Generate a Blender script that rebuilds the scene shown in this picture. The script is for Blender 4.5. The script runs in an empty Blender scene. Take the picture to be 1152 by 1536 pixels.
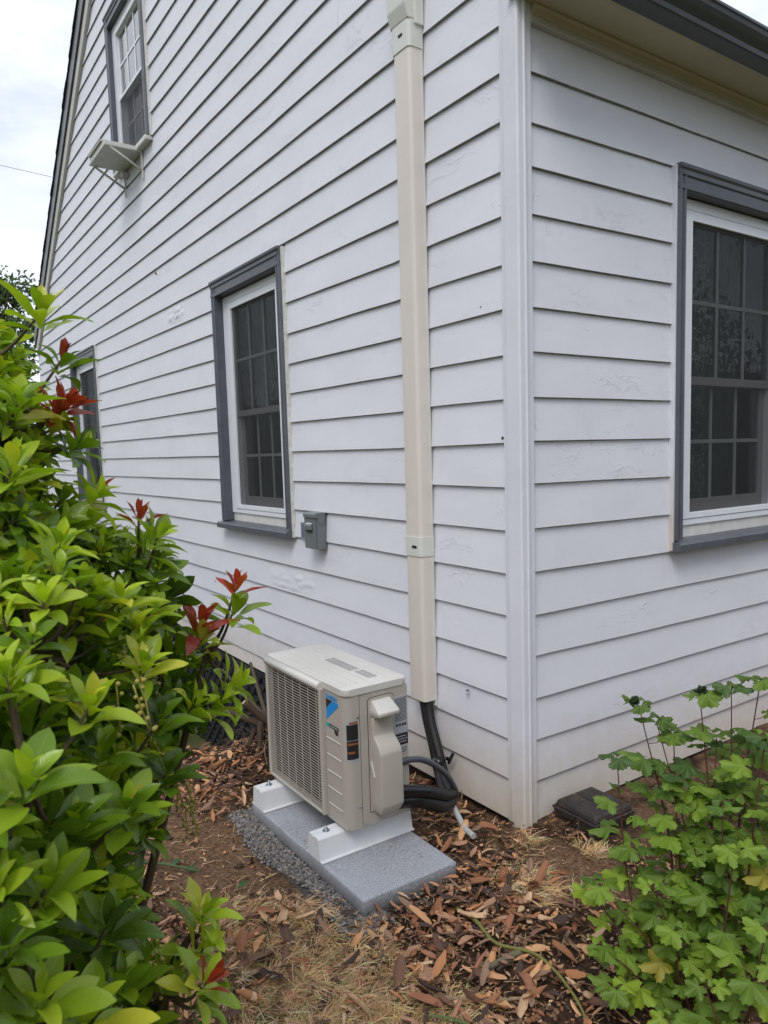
import bpy, bmesh, math, random
import numpy as np
from mathutils import Vector, Matrix, noise as mnoise

R_ = math.radians
rng = random.Random(7)
nrg = np.random.default_rng(11)
scene = bpy.context.scene
C = scene.collection

# ------------------------------------------------------------------ camera
cam_data = bpy.data.cameras.new('camera')
cam = bpy.data.objects.new('camera', cam_data)
C.objects.link(cam)
scene.camera = cam
yaw, pitch, roll = .9651, -.1023, -.0278
CAM = Vector((2.1639, -2.1167, 1.5733))
f_ = Vector((-math.sin(yaw) * math.cos(pitch), math.cos(yaw) * math.cos(pitch), math.sin(pitch)))
r_ = Vector((math.cos(yaw), math.sin(yaw), 0))
u_ = r_.cross(f_)
r2 = r_ * math.cos(roll) + u_ * math.sin(roll)
u2 = -r_ * math.sin(roll) + u_ * math.cos(roll)
cam.matrix_world = Matrix(((r2.x, u2.x, -f_.x, CAM.x), (r2.y, u2.y, -f_.y, CAM.y), (r2.z, u2.z, -f_.z, CAM.z), (0, 0, 0, 1)))
cam_data.sensor_fit = 'VERTICAL'
cam_data.sensor_height = 36
cam_data.sensor_width = 27
cam_data.lens = 26.217
cam_data.shift_x = -.01159
cam_data.shift_y = .01795
cam_data.clip_start = .02
cam_data.clip_end = 1200
cam_data.dof.use_dof = True
cam_data.dof.focus_distance = 2.7
cam_data.dof.aperture_fstop = 11

# ------------------------------------------------------------------ sky, sun, exposure
world = bpy.data.worlds.new('World')
scene.world = world
world.use_nodes = True
nt = world.node_tree
nt.nodes.clear()
SUN_EL, SUN_AZ = R_(52), R_(141)      # azimuth of the sun measured clockwise from +Y
sky = nt.nodes.new('ShaderNodeTexSky'); sky.sky_type = 'NISHITA'; sky.sun_disc = False
sky.sun_elevation = SUN_EL; sky.sun_rotation = SUN_AZ; sky.air_density = 1.0; sky.dust_density = 1.5
tc = nt.nodes.new('ShaderNodeTexCoord')
mp = nt.nodes.new('ShaderNodeMapping'); mp.inputs['Scale'].default_value = (1, 1, 2.4)
nz = nt.nodes.new('ShaderNodeTexNoise'); nz.inputs['Scale'].default_value = 2.2; nz.inputs['Detail'].default_value = 7; nz.inputs['Roughness'].default_value = .55
cr = nt.nodes.new('ShaderNodeValToRGB')
cr.color_ramp.elements[0].position = .34; cr.color_ramp.elements[0].color = (.42, .42, .42, 1)
cr.color_ramp.elements[1].position = .56; cr.color_ramp.elements[1].color = (1, 1, 1, 1)
cl = nt.nodes.new('ShaderNodeRGB'); cl.outputs[0].default_value = (6.9, 7.25, 7.95, 1)
mx = nt.nodes.new('ShaderNodeMix'); mx.data_type = 'RGBA'
bg = nt.nodes.new('ShaderNodeBackground'); bg.inputs['Strength'].default_value = .12
wo = nt.nodes.new('ShaderNodeOutputWorld')
l = nt.links.new
l(tc.outputs['Generated'], mp.inputs['Vector']); l(mp.outputs[0], nz.inputs['Vector']); l(nz.outputs['Fac'], cr.inputs[0])
l(cr.outputs[0], mx.inputs[0]); l(sky.outputs[0], mx.inputs[6]); l(cl.outputs[0], mx.inputs[7])
l(mx.outputs[2], bg.inputs[0]); l(bg.outputs[0], wo.inputs[0])

sd = bpy.data.lights.new('sun', 'SUN'); sd.energy = 1.25; sd.angle = R_(28); sd.color = (1, .97, .93)
so = bpy.data.objects.new('sun', sd); C.objects.link(so)
sdir = Vector((math.sin(SUN_AZ) * math.cos(SUN_EL), math.cos(SUN_AZ) * math.cos(SUN_EL), math.sin(SUN_EL)))
so.rotation_euler = (-sdir).to_track_quat('-Z', 'Y').to_euler()
so.location = (3, -4, 8)

vs = scene.view_settings
vs.view_transform = 'Standard'; vs.look = 'None'; vs.gamma = 1; vs.use_curve_mapping = False
vs.exposure = 0.44
scene.cycles.max_bounces = 6
scene.cycles.transparent_max_bounces = 12

# ------------------------------------------------------------------ material helpers
def new_mat(name):
    m = bpy.data.materials.new(name); m.use_nodes = True
    n = m.node_tree; n.nodes.clear()
    out = n.nodes.new('ShaderNodeOutputMaterial')
    b = n.nodes.new('ShaderNodeBsdfPrincipled')
    n.links.new(b.outputs[0], out.inputs[0])
    return m, n, b, out

def ramp(n, src, stops):
    r = n.nodes.new('ShaderNodeValToRGB')
    els = r.color_ramp.elements
    while len(els) < len(stops): els.new(.5)
    for e, (p, c) in zip(els, stops):
        e.position = p; e.color = (*c, 1) if len(c) == 3 else c
    n.links.new(src, r.inputs[0])
    return r.outputs[0]

def noise_tex(n, vec, scale, detail=5, rough=.55, dist=0.):
    t = n.nodes.new('ShaderNodeTexNoise')
    t.inputs['Scale'].default_value = scale; t.inputs['Detail'].default_value = detail
    t.inputs['Roughness'].default_value = rough; t.inputs['Distortion'].default_value = dist
    if vec is not None: n.links.new(vec, t.inputs['Vector'])
    return t

def mapping(n, vec, scale=(1, 1, 1), loc=(0, 0, 0)):
    m = n.nodes.new('ShaderNodeMapping'); m.inputs['Scale'].default_value = scale; m.inputs['Location'].default_value = loc
    n.links.new(vec, m.inputs[0]); return m.outputs[0]

def math_(n, op, a, b=None, c=None, clamp=False):
    m = n.nodes.new('ShaderNodeMath'); m.operation = op; m.use_clamp = clamp
    for i, v in enumerate((a, b, c)):
        if v is None: continue
        if isinstance(v, (int, float)): m.inputs[i].default_value = v
        else: n.links.new(v, m.inputs[i])
    return m.outputs[0]

def mixc(n, fac, a, b, blend='MIX'):
    m = n.nodes.new('ShaderNodeMix'); m.data_type = 'RGBA'; m.blend_type = blend
    for i, v in ((0, fac), (6, a), (7, b)):
        if isinstance(v, (int, float)): m.inputs[i].default_value = v
        elif isinstance(v, tuple): m.inputs[i].default_value = (*v, 1) if len(v) == 3 else v
        else: n.links.new(v, m.inputs[i])
    return m.outputs[2]

def bump(n, b, height, strength=.3, dist=.01, prev=None):
    bp = n.nodes.new('ShaderNodeBump'); bp.inputs['Strength'].default_value = strength; bp.inputs['Distance'].default_value = dist
    n.links.new(height, bp.inputs['Height'])
    if prev is not None: n.links.new(prev, bp.inputs['Normal'])
    if b is not None: n.links.new(bp.outputs[0], b.inputs['Normal'])
    return bp.outputs[0]

def simple(name, col, rough=.5, metal=0., var=.12, nscale=8, bstr=.12, bscale=120, bdist=.002, spec=.5):
    m, n, b, o = new_mat(name)
    t = n.nodes.new('ShaderNodeTexCoord').outputs['Object']
    a = noise_tex(n, t, nscale, 6, .6)
    lo = tuple(max(0, c * (1 - var)) for c in col); hi = tuple(min(1, c * (1 + var)) for c in col)
    n.links.new(ramp(n, a.outputs['Fac'], [(.3, lo), (.7, hi)]), b.inputs['Base Color'])
    b.inputs['Roughness'].default_value = rough; b.inputs['Metallic'].default_value = metal
    b.inputs['Specular IOR Level'].default_value = spec
    if bstr:
        c = noise_tex(n, t, bscale, 4, .6)
        bump(n, b, c.outputs['Fac'], bstr, bdist)
    return m

# painted clapboard ------------------------------------------------
def siding_mat(name, base, crack=1.0, dirt=True):
    m, n, b, o = new_mat(name)
    tcn = n.nodes.new('ShaderNodeTexCoord'); t = tcn.outputs['Object']
    oi = n.nodes.new('ShaderNodeObjectInfo')
    off = n.nodes.new('ShaderNodeVectorMath'); off.operation = 'ADD'
    cmb = n.nodes.new('ShaderNodeCombineXYZ')
    n.links.new(math_(n, 'MULTIPLY', oi.outputs['Random'], 37.0), cmb.inputs[0])
    n.links.new(math_(n, 'MULTIPLY', oi.outputs['Random'], 61.0), cmb.inputs[1])
    n.links.new(t, off.inputs[0]); n.links.new(cmb.outputs[0], off.inputs[1])
    v = off.outputs[0]
    # slight tone variation, board by board and along each board
    tone = noise_tex(n, mapping(n, v, (1.2, 1.2, 3)), 1.5, 5, .6)
    c0 = ramp(n, tone.outputs['Fac'], [(.25, tuple(x * .94 for x in base)), (.75, tuple(min(1, x * 1.04) for x in base))])
    # faint tan water stains
    st = noise_tex(n, mapping(n, v, (2.5, 2.5, 1.2)), 2.3, 6, .7)
    sf = ramp(n, st.outputs['Fac'], [(.60, (0, 0, 0)), (.85, (.32, .32, .32))])
    c1 = mixc(n, sf, c0, (.52, .47, .40))
    if dirt:
        sep = n.nodes.new('ShaderNodeSeparateXYZ'); n.links.new(t, sep.inputs[0])
        dn = noise_tex(n, t, 9, 6, .7)
        zz = math_(n, 'ADD', sep.outputs['Z'], math_(n, 'MULTIPLY', math_(n, 'SUBTRACT', dn.outputs['Fac'], .5), .35))
        df = n.nodes.new('ShaderNodeMapRange'); df.inputs[1].default_value = .42; df.inputs[2].default_value = -.06; df.inputs[3].default_value = 0; df.inputs[4].default_value = .75
        n.links.new(zz, df.inputs[0])
        c1 = mixc(n, df.outputs[0], c1, (.50, .40, .26))
        sp = noise_tex(n, t, 55, 3, .7)
        spf = ramp(n, sp.outputs['Fac'], [(.70, (0, 0, 0)), (.76, (.8, .8, .8))])
        low = n.nodes.new('ShaderNodeMapRange'); low.inputs[1].default_value = .5; low.inputs[2].default_value = 0; low.inputs[3].default_value = 0; low.inputs[4].default_value = 1
        n.links.new(sep.outputs['Z'], low.inputs[0])
        c1 = mixc(n, math_(n, 'MULTIPLY', spf, low.outputs[0]), c1, (.18, .14, .10))
    # cracked, lifted paint: thin wandering edges, only here and there
    dist = noise_tex(n, v, 7, 6, .65)
    dv = n.nodes.new('ShaderNodeVectorMath'); dv.operation = 'MULTIPLY_ADD'
    n.links.new(dist.outputs['Color'], dv.inputs[0]); dv.inputs[1].default_value = (.28, .28, .28); n.links.new(v, dv.inputs[2])
    vo = n.nodes.new('ShaderNodeTexVoronoi'); vo.feature = 'DISTANCE_TO_EDGE'; vo.inputs['Scale'].default_value = 6.2
    n.links.new(mapping(n, dv.outputs[0], (.30, .30, 1.5)), vo.inputs['Vector'])
    line = n.nodes.new('ShaderNodeMapRange'); line.interpolation_type = 'SMOOTHSTEP'
    line.inputs[1].default_value = 0; line.inputs[2].default_value = .030; line.inputs[3].default_value = 1; line.inputs[4].default_value = 0
    n.links.new(vo.outputs['Distance'], line.inputs[0])
    msk = noise_tex(n, mapping(n, v, (1, 1, 2)), 2.8, 4, .6)
    mf = ramp(n, msk.outputs['Fac'], [(.52, (0, 0, 0)), (.66, (1, 1, 1))])
    h = math_(n, 'MULTIPLY', line.outputs[0], mf)
    # small blisters
    bl = noise_tex(n, v, 60, 3, .5)
    blf = ramp(n, bl.outputs['Fac'], [(.60, (0, 0, 0)), (.72, (1, 1, 1))])
    bm = noise_tex(n, v, 5, 3, .6)
    bmf = ramp(n, bm.outputs['Fac'], [(.56, (0, 0, 0)), (.68, (1, 1, 1))])
    h2 = math_(n, 'MULTIPLY', blf, bmf)
    grain = noise_tex(n, mapping(n, v, (3, 3, 60)), 12, 5, .6)
    lump = noise_tex(n, v, 3.5, 3, .5)
    n1 = bump(n, None, grain.outputs['Fac'], .35, .0022)
    n1 = bump(n, None, lump.outputs['Fac'], .25, .010, n1)
    n1 = bump(n, None, h2, .35, .0016, n1)
    bump(n, b, h, .52 * crack, .0036, n1)
    c2 = mixc(n, math_(n, 'MULTIPLY', h, 0.0), c1, (.36, .33, .30))
    n.links.new(c2, b.inputs['Base Color'])
    b.inputs['Roughness'].default_value = .48
    b.inputs['Specular IOR Level'].default_value = .35
    return m

M = {}
M['siding'] = siding_mat('white_siding_paint', (.710, .717, .768))
M['butt'] = simple('shade_darkened_board_butt', (.24, .24, .225), .8, var=.3, nscale=20, bstr=.3, bscale=60)  # darker than the board paint: underside shade put into the colour
M['trim_white'] = siding_mat('white_corner_paint', (.70, .706, .755), .6)
M['frieze'] = simple('off_white_frieze_paint', (.52, .51, .47), .55, var=.06, nscale=5)
M['soffit'] = simple('cream_soffit_paint', (.48, .44, .31), .6, var=.07, nscale=4)
M['grey_trim'] = simple('slate_grey_trim_paint', (.085, .092, .11), .42, var=.15, nscale=10, bstr=.25, bscale=60)
M['gutter'] = simple('dark_grey_gutter_paint', (.055, .062, .066), .35, var=.1)
M['vinyl'] = simple('white_vinyl', (.74, .76, .80), .3, var=.03, bstr=.03)
M['vinyl_grey'] = simple('grey_beige_sash_vinyl', (.42, .41, .41), .4, var=.05, bstr=.03)
M['caulk'] = simple('dirty_white_caulk', (.62, .61, .58), .6, var=.10, nscale=14, bstr=.5)
M['caulk_white'] = simple('cracked_white_caulk', (.60, .59, .56), .6, var=.18, nscale=30, bstr=.5)
M['muntin'] = simple('grey_green_glazing_bar', (.46, .50, .48), .5, var=.08, bstr=.03)
M['rubber'] = simple('black_foam_sleeve', (.012, .012, .013), .55, var=.3, bstr=.35, bscale=160)
M['conduit'] = simple('grey_plastic_conduit', (.065, .072, .09), .35, var=.1, bstr=.05)
M['tape'] = simple('glossy_black_tape', (.010, .010, .012), .22, var=.2, bstr=.5, bscale=50)
M['lightpipe'] = simple('light_grey_drain_hose', (.42, .43, .43), .5, var=.08)
M['duct'] = simple('ivory_duct_plastic', (.665, .612, .555), .36, var=.04, nscale=3, bstr=.04)
M['duct_fit'] = simple('pale_ivory_fitting_plastic', (.62, .63, .58), .36, var=.04, nscale=3, bstr=.04)
M['ac'] = simple('beige_powder_coat', (.42, .388, .338), .42, var=.03, nscale=5, bstr=.05, bscale=400)
M['ac_top'] = simple('ivory_powder_coat_lid', (.56, .545, .51), .34, var=.04, nscale=6, bstr=.05, bscale=400)
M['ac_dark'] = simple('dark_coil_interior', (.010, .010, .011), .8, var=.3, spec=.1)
M['fan'] = simple('grey_fan_plastic', (.02, .02, .022), .6, var=.1, spec=.1)
M['coil'] = simple('aluminium_coil_fins', (.02, .02, .021), .8, 0, var=.3, spec=.1)
M['ink'] = simple('black_ink', (.015, .015, .017), .5, var=.1, bstr=0)
M['blue'] = simple('bright_blue_ink', (.01, .26, .66), .35, var=.03, bstr=0)
M['logo_black'] = simple('logo_black_ink', (.02, .02, .03), .35, var=.03, bstr=0)
M['teal'] = simple('teal_ink', (.02, .38, .36), .35, var=.03, bstr=0)
M['orange'] = simple('orange_warning_ink', (.26, .085, .025), .45, var=.1, bstr=0)
M['yellow'] = simple('yellow_warning_ink', (.65, .45, .05), .45, var=.1, bstr=0)
M['sticker'] = simple('silver_sticker', (.36, .385, .41), .3, var=.05, bstr=0)
M['grey_ink'] = simple('grey_moulded_print', (.36, .36, .35), .5, var=.05, bstr=0)
M['steel'] = simple('zinc_plated_steel', (.45, .50, .55), .28, .9, var=.15)
M['stand'] = simple('white_powder_coated_stand', (.70, .71, .72), .32, var=.06, bstr=.04)
M['disc'] = simple('grey_enamel_steel', (.145, .165, .17), .4, var=.06, bstr=.08)
M['latch'] = simple('polished_latch_steel', (.5, .53, .55), .22, .8)
M['shingle'] = simple('black_asphalt_shingle', (.018, .019, .024), .85, var=.4, nscale=60, bstr=.5)
M['foundation'] = simple('dark_stained_foundation', (.045, .035, .028), .9, var=.4, nscale=20, bstr=.5, bscale=40)
M['lattice'] = simple('black_painted_lattice', (.028, .030, .036), .5, var=.2, bstr=.2)
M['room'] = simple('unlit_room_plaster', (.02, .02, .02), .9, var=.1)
M['shelfwood'] = simple('greyed_white_wood', (.52, .52, .48), .6, var=.08, nscale=12, bstr=.3, bscale=50)
M['wire'] = simple('black_cable', (.02, .02, .022), .5)

def concrete_mat():
    m, n, b, o = new_mat('speckled_grey_pad_composite')
    t = n.nodes.new('ShaderNodeTexCoord').outputs['Object']
    a = noise_tex(n, t, 190, 4, .8); c = noise_tex(n, t, 4, 5, .6); d = noise_tex(n, t, 60, 4, .7)
    c0 = ramp(n, a.outputs['Fac'], [(.34, (.11, .113, .12)), (.50, (.28, .288, .305)), (.66, (.50, .51, .535))])
    c1 = mixc(n, ramp(n, c.outputs['Fac'], [(.4, (0, 0, 0)), (.7, (.6, .6, .6))]), c0, (.36, .38, .43))
    sep = n.nodes.new('ShaderNodeSeparateXYZ'); n.links.new(n.nodes.new('ShaderNodeTexCoord').outputs['Object'], sep.inputs[0])
    df = n.nodes.new('ShaderNodeMapRange'); df.inputs[1].default_value = .055; df.inputs[2].default_value = .0; df.inputs[3].default_value = 0; df.inputs[4].default_value = .8
    n.links.new(math_(n, 'ADD', sep.outputs['Z'], math_(n, 'MULTIPLY', math_(n, 'SUBTRACT', d.outputs['Fac'], .5), .06)), df.inputs[0])
    c2 = mixc(n, df.outputs[0], c1, mixc(n, a.outputs['Fac'], (.05, .045, .045), (.20, .19, .19)))
    n.links.new(c2, b.inputs['Base Color']); b.inputs['Roughness'].default_value = .75
    bump(n, b, a.outputs['Fac'], .5, .003, bump(n, None, d.outputs['Fac'], .3, .004))
    return m
M['pad'] = concrete_mat()

def glass_mat(name, tint=.86, refl=1.0, k=.20):
    m, n, b, o = new_mat(name)
    n.nodes.remove(b)
    tr = n.nodes.new('ShaderNodeBsdfTransparent'); tr.inputs[0].default_value = (tint * .96, tint, tint * .98, 1)
    gl = n.nodes.new('ShaderNodeBsdfGlossy'); gl.inputs['Roughness'].default_value = .01
    gl.inputs[0].default_value = (refl, refl, refl, 1)
    fr = n.nodes.new('ShaderNodeFresnel'); fr.inputs[0].default_value = 1.5
    t = n.nodes.new('ShaderNodeTexCoord').outputs['Object']
    w = noise_tex(n, t, 2.5, 2, .5)
    bp = n.nodes.new('ShaderNodeBump'); bp.inputs['Strength'].default_value = .03; bp.inputs['Distance'].default_value = .01
    n.links.new(w.outputs['Fac'], bp.inputs['Height']); n.links.new(bp.outputs[0], gl.inputs['Normal'])
    ms = n.nodes.new('ShaderNodeMixShader')
    f2 = math_(n, 'MULTIPLY', fr.outputs[0], k, clamp=True)
    n.links.new(f2, ms.inputs[0]); n.links.new(tr.outputs[0], ms.inputs[1]); n.links.new(gl.outputs[0], ms.inputs[2])
    n.links.new(ms.outputs[0], o.inputs[0])
    return m
M['glass'] = glass_mat('window_glass')
M['glass_bright'] = glass_mat('upstairs_window_glass', .95, 1.0, 1.6)

def screen_mat():
    m, n, b, o = new_mat('insect_screen_mesh')
    tr = n.nodes.new('ShaderNodeBsdfTransparent')
    b.inputs['Base Color'].default_value = (.016, .018, .020, 1); b.inputs['Roughness'].default_value = .7
    t = n.nodes.new('ShaderNodeTexCoord').outputs['Object']
    a = noise_tex(n, mapping(n, t, (300, 300, 300)), 1, 2, .5)
    ms = n.nodes.new('ShaderNodeMixShader')
    n.links.new(math_(n, 'ADD', math_(n, 'MULTIPLY', a.outputs['Fac'], .2), .50), ms.inputs[0])
    n.links.new(tr.outputs[0], ms.inputs[1]); n.links.new(b.outputs[0], ms.inputs[2])
    n.links.new(ms.outputs[0], o.inputs[0])
    return m
M['screen'] = screen_mat()

def curtain_mat(name, col, lace=False):
    m, n, b, o = new_mat(name)
    t = n.nodes.new('ShaderNodeTexCoord').outputs['Object']
    if lace:
        v = n.nodes.new('ShaderNodeTexVoronoi'); v.feature = 'DISTANCE_TO_EDGE'; v.inputs['Scale'].default_value = 14
        d = noise_tex(n, t, 5, 4, .6)
        dv = n.nodes.new('ShaderNodeVectorMath'); dv.operation = 'MULTIPLY_ADD'
        n.links.new(d.outputs['Color'], dv.inputs[0]); dv.inputs[1].default_value = (.25, .25, .25); n.links.new(t, dv.inputs[2])
        n.links.new(dv.outputs[0], v.inputs['Vector'])
        c = ramp(n, v.outputs['Distance'], [(.0, tuple(x * 2.6 for x in col)), (.06, col)])
    else:
        a = noise_tex(n, mapping(n, t, (14, 14, 1)), 2, 4, .6)
        c = ramp(n, a.outputs['Fac'], [(.3, tuple(x * .6 for x in col)), (.7, tuple(x * 1.5 for x in col))])
    n.links.new(c, b.inputs['Base Color']); b.inputs['Roughness'].default_value = .9
    return m
M['curtain'] = curtain_mat('grey_green_curtain', (.20, .21, .20))
M['lace'] = curtain_mat('lace_pattern_curtain', (.24, .28, .24), True)
M['sky_tint_blind'] = curtain_mat('blind_with_sky_reflection', (.62, .70, .82))  # blue-white includes the sky reflection, put into the blind's colour

def leaf_mat(name, vein=.35, trans=.35, rough=.33):
    m, n, b, o = new_mat(name)
    at = n.nodes.new('ShaderNodeAttribute'); at.attribute_name = 'tint'
    uv = n.nodes.new('ShaderNodeUVMap')
    sep = n.nodes.new('ShaderNodeSeparateXYZ'); n.links.new(uv.outputs[0], sep.inputs[0])
    ax = math_(n, 'ABSOLUTE', math_(n, 'SUBTRACT', sep.outputs[0], .5))
    rib = n.nodes.new('ShaderNodeMapRange'); rib.inputs[1].default_value = .0; rib.inputs[2].default_value = .05; rib.inputs[3].default_value = 1; rib.inputs[4].default_value = 0
    n.links.new(ax, rib.inputs[0])
    # side veins run up and outwards from the midrib
    vv = math_(n, 'SINE', math_(n, 'MULTIPLY', math_(n, 'SUBTRACT', sep.outputs[1], math_(n, 'MULTIPLY', ax, .5)), 62.0))
    vf = math_(n, 'MULTIPLY', math_(n, 'ADD', math_(n, 'MULTIPLY', vv, .5), .5), .09)
    t = n.nodes.new('ShaderNodeTexCoord').outputs['Object']
    nn = noise_tex(n, t, 45, 4, .6)
    base = mixc(n, math_(n, 'MULTIPLY', nn.outputs['Fac'], .5), at.outputs['Color'], mixc(n, 1.0, at.outputs['Color'], (.55, .62, .5), 'MULTIPLY'))
    light = mixc(n, .5, at.outputs['Color'], (.30, .42, .10))
    c = mixc(n, math_(n, 'MULTIPLY', rib.outputs[0], vein), mixc(n, vf, base, light), light)
    n.links.new(c, b.inputs['Base Color'])
    b.inputs['Roughness'].default_value = rough; b.inputs['Specular IOR Level'].default_value = .45
    tb = n.nodes.new('ShaderNodeBsdfTranslucent')
    n.links.new(mixc(n, 1.0, c, (1.5, 1.6, .6), 'MULTIPLY'), tb.inputs[0])
    ms = n.nodes.new('ShaderNodeMixShader'); ms.inputs[0].default_value = trans
    n.links.new(b.outputs[0], ms.inputs[1]); n.links.new(tb.outputs[0], ms.inputs[2])
    n.links.new(ms.outputs[0], o.inputs[0])
    bump(n, b, math_(n, 'ADD', math_(n, 'MULTIPLY', vv, .10), nn.outputs['Fac']), .35, .0012)
    return m
M['leaf'] = leaf_mat('glossy_evergreen_leaf', .4, .32, .24)
M['soft_leaf'] = leaf_mat('soft_lobed_leaf', .4, .35, .55)
M['far_leaf'] = leaf_mat('distant_tree_leaf', .0, .3, .6)

def tint_mat(name, rough=.8, bscale=60, bstr=.4, trans=0):
    m, n, b, o = new_mat(name)
    at = n.nodes.new('ShaderNodeAttribute'); at.attribute_name = 'tint'
    t = n.nodes.new('ShaderNodeTexCoord').outputs['Object']
    a = noise_tex(n, t, bscale, 5, .65)
    c = mixc(n, a.outputs['Fac'], mixc(n, 1.0, at.outputs['Color'], (.55, .5, .45), 'MULTIPLY'), mixc(n, 1.0, at.outputs['Color'], (1.4, 1.35, 1.3), 'MULTIPLY'))
    n.links.new(c, b.inputs['Base Color']); b.inputs['Roughness'].default_value = rough
    b.inputs['Specular IOR Level'].default_value = .3
    bump(n, b, a.outputs['Fac'], bstr, .003)
    return m
M['litter'] = tint_mat('dry_leaf_and_bark')
M['straw'] = tint_mat('dry_straw', .7, 30, .1)
M['stone'] = tint_mat('grey_gravel_stone', .8, 90, .4)
M['bark'] = tint_mat('twig_bark', .75, 120, .5)
M['berry'] = tint_mat('green_yellow_berry', .4, 80, .1)

# ------------------------------------------------------------------ mesh helpers
def empty(name, loc=(0, 0, 0), rot=0, parent=None):
    o = bpy.data.objects.new(name, None); o.empty_display_size = .1
    C.objects.link(o); o.location = loc; o.rotation_euler = (0, 0, rot)
    if parent: o.parent = parent
    return o

def tag(o, label=None, cat=None, group=None, kind=None):
    if label: o['label'] = label
    if cat: o['category'] = cat
    if group: o['group'] = group
    if kind: o['kind'] = kind
    return o

def link(name, me, mat=None, parent=None, mtx=None):
    o = bpy.data.objects.new(name, me); C.objects.link(o)
    if mat and not me.materials: me.materials.append(mat)
    if parent: o.parent = parent
    if mtx is not None: o.matrix_basis = mtx
    return o

def mesh_from(name, V, F, smooth=False):
    me = bpy.data.meshes.new(name)
    me.from_pydata([tuple(v) for v in V], [], [tuple(f) for f in F])
    if smooth: me.polygons.foreach_set('use_smooth', [True] * len(me.polygons))
    me.update()
    return me

class B:
    """collects simple shapes and links them as ONE mesh object"""
    def __init__(self): self.bm = bmesh.new()
    def box(self, lo, hi, bevel=0, seg=2, mtx=None):
        lo = Vector(lo); hi = Vector(hi)
        g = bmesh.ops.create_cube(self.bm, size=1)
        vs_ = g['verts']
        s = hi - lo; c = (hi + lo) / 2
        for v in vs_: v.co = Vector((v.co.x * s.x, v.co.y * s.y, v.co.z * s.z)) + c
        if bevel:
            es = list({e for v in vs_ for e in v.link_edges})
            r = bmesh.ops.bevel(self.bm, geom=es, offset=bevel, segments=seg, affect='EDGES', profile=.5)
            vs_ = list({v for f in r['faces'] for v in f.verts} | {v for v in vs_ if v.is_valid})
        if mtx is not None: bmesh.ops.transform(self.bm, matrix=mtx, verts=vs_)
        return self
    def prism(self, poly, axis, a, b, bevel=0, mtx=None):
        """poly: 2D points; axis: extrusion axis 0/1/2 between a and b"""
        n = len(poly)
        def P(p, t):
            return {0: (t, p[0], p[1]), 1: (p[0], t, p[1]), 2: (p[0], p[1], t)}[axis]
        va = [self.bm.verts.new(P(p, a)) for p in poly]; vb = [self.bm.verts.new(P(p, b)) for p in poly]
        fs = [self.bm.faces.new(va), self.bm.faces.new(vb[::-1])]
        for i in range(n): fs.append(self.bm.faces.new((va[i], vb[i], vb[(i + 1) % n], va[(i + 1) % n])))
        vs_ = va + vb
        if bevel:
            es = list({e for v in vs_ for e in v.link_edges})
            r = bmesh.ops.bevel(self.bm, geom=es, offset=bevel, segments=2, affect='EDGES', profile=.5)
            vs_ = list({v for f in r['faces'] for v in f.verts} | {v for v in vs_ if v.is_valid})
        if mtx is not None: bmesh.ops.transform(self.bm, matrix=mtx, verts=vs_)
        return self
    def tube(self, pts, rad, n=8, cap=True):
        pts = [Vector(p) for p in pts]; m = len(pts)
        rads = rad if isinstance(rad, (list, tuple)) else [rad] * m
        rings = []; up = Vector((0, 0, 1)); prev = None
        for i, p in enumerate(pts):
            t = (pts[min(i + 1, m - 1)] - pts[max(i - 1, 0)]).normalized()
            if prev is None:
                a = t.cross(up)
                if a.length < .05: a = t.cross(Vector((1, 0, 0)))
            else: a = prev - t * prev.dot(t)
            a.normalize(); prev = a; b2 = t.cross(a)
            rings.append([self.bm.verts.new(p + (a * math.cos(2 * math.pi * k / n) + b2 * math.sin(2 * math.pi * k / n)) * rads[i]) for k in range(n)])
        for i in range(m - 1):
            for k in range(n):
                f = self.bm.faces.new((rings[i][k], rings[i][(k + 1) % n], rings[i + 1][(k + 1) % n], rings[i + 1][k])); f.smooth = True
        if cap:
            self.bm.faces.new(rings[0][::-1]); self.bm.faces.new(rings[-1])
        return self
    def disc(self, c, nrm, r, h, n=16, r2=None):
        c = Vector(c); nrm = Vector(nrm).normalized()
        self.tube([c, c + nrm * h], [r, r if r2 is None else r2], n)
        return self
    def build(self, name, mat, parent=None, smooth=False, tint=None):
        bmesh.ops.recalc_face_normals(self.bm, faces=self.bm.faces)
        me = bpy.data.meshes.new(name); self.bm.to_mesh(me); self.bm.free()
        if smooth: me.polygons.foreach_set('use_smooth', [True] * len(me.polygons))
        if tint is not None: set_tint(me, tint)
        return link(name, me, mat, parent)

def set_tint(me, tint):
    a = me.color_attributes.new('tint', 'FLOAT_COLOR', 'POINT')
    n = len(me.vertices)
    t = np.ones((n, 4), np.float32); t[:, :3] = tint
    a.data.foreach_set('color', t.ravel())

def spline(pts, n=8):
    pts = [Vector(p) for p in pts]; out = []
    q = [pts[0] * 2 - pts[1]] + pts + [pts[-1] * 2 - pts[-2]]
    for i in range(1, len(q) - 2):
        for k in range(n):
            t = k / n; a, b, c, d = q[i - 1], q[i], q[i + 1], q[i + 2]
            out.append(.5 * ((2 * b) + (c - a) * t + (2 * a - 5 * b + 4 * c - d) * t * t + (3 * b - a - 3 * c + d) * t ** 3))
    out.append(pts[-1]); return out

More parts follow.
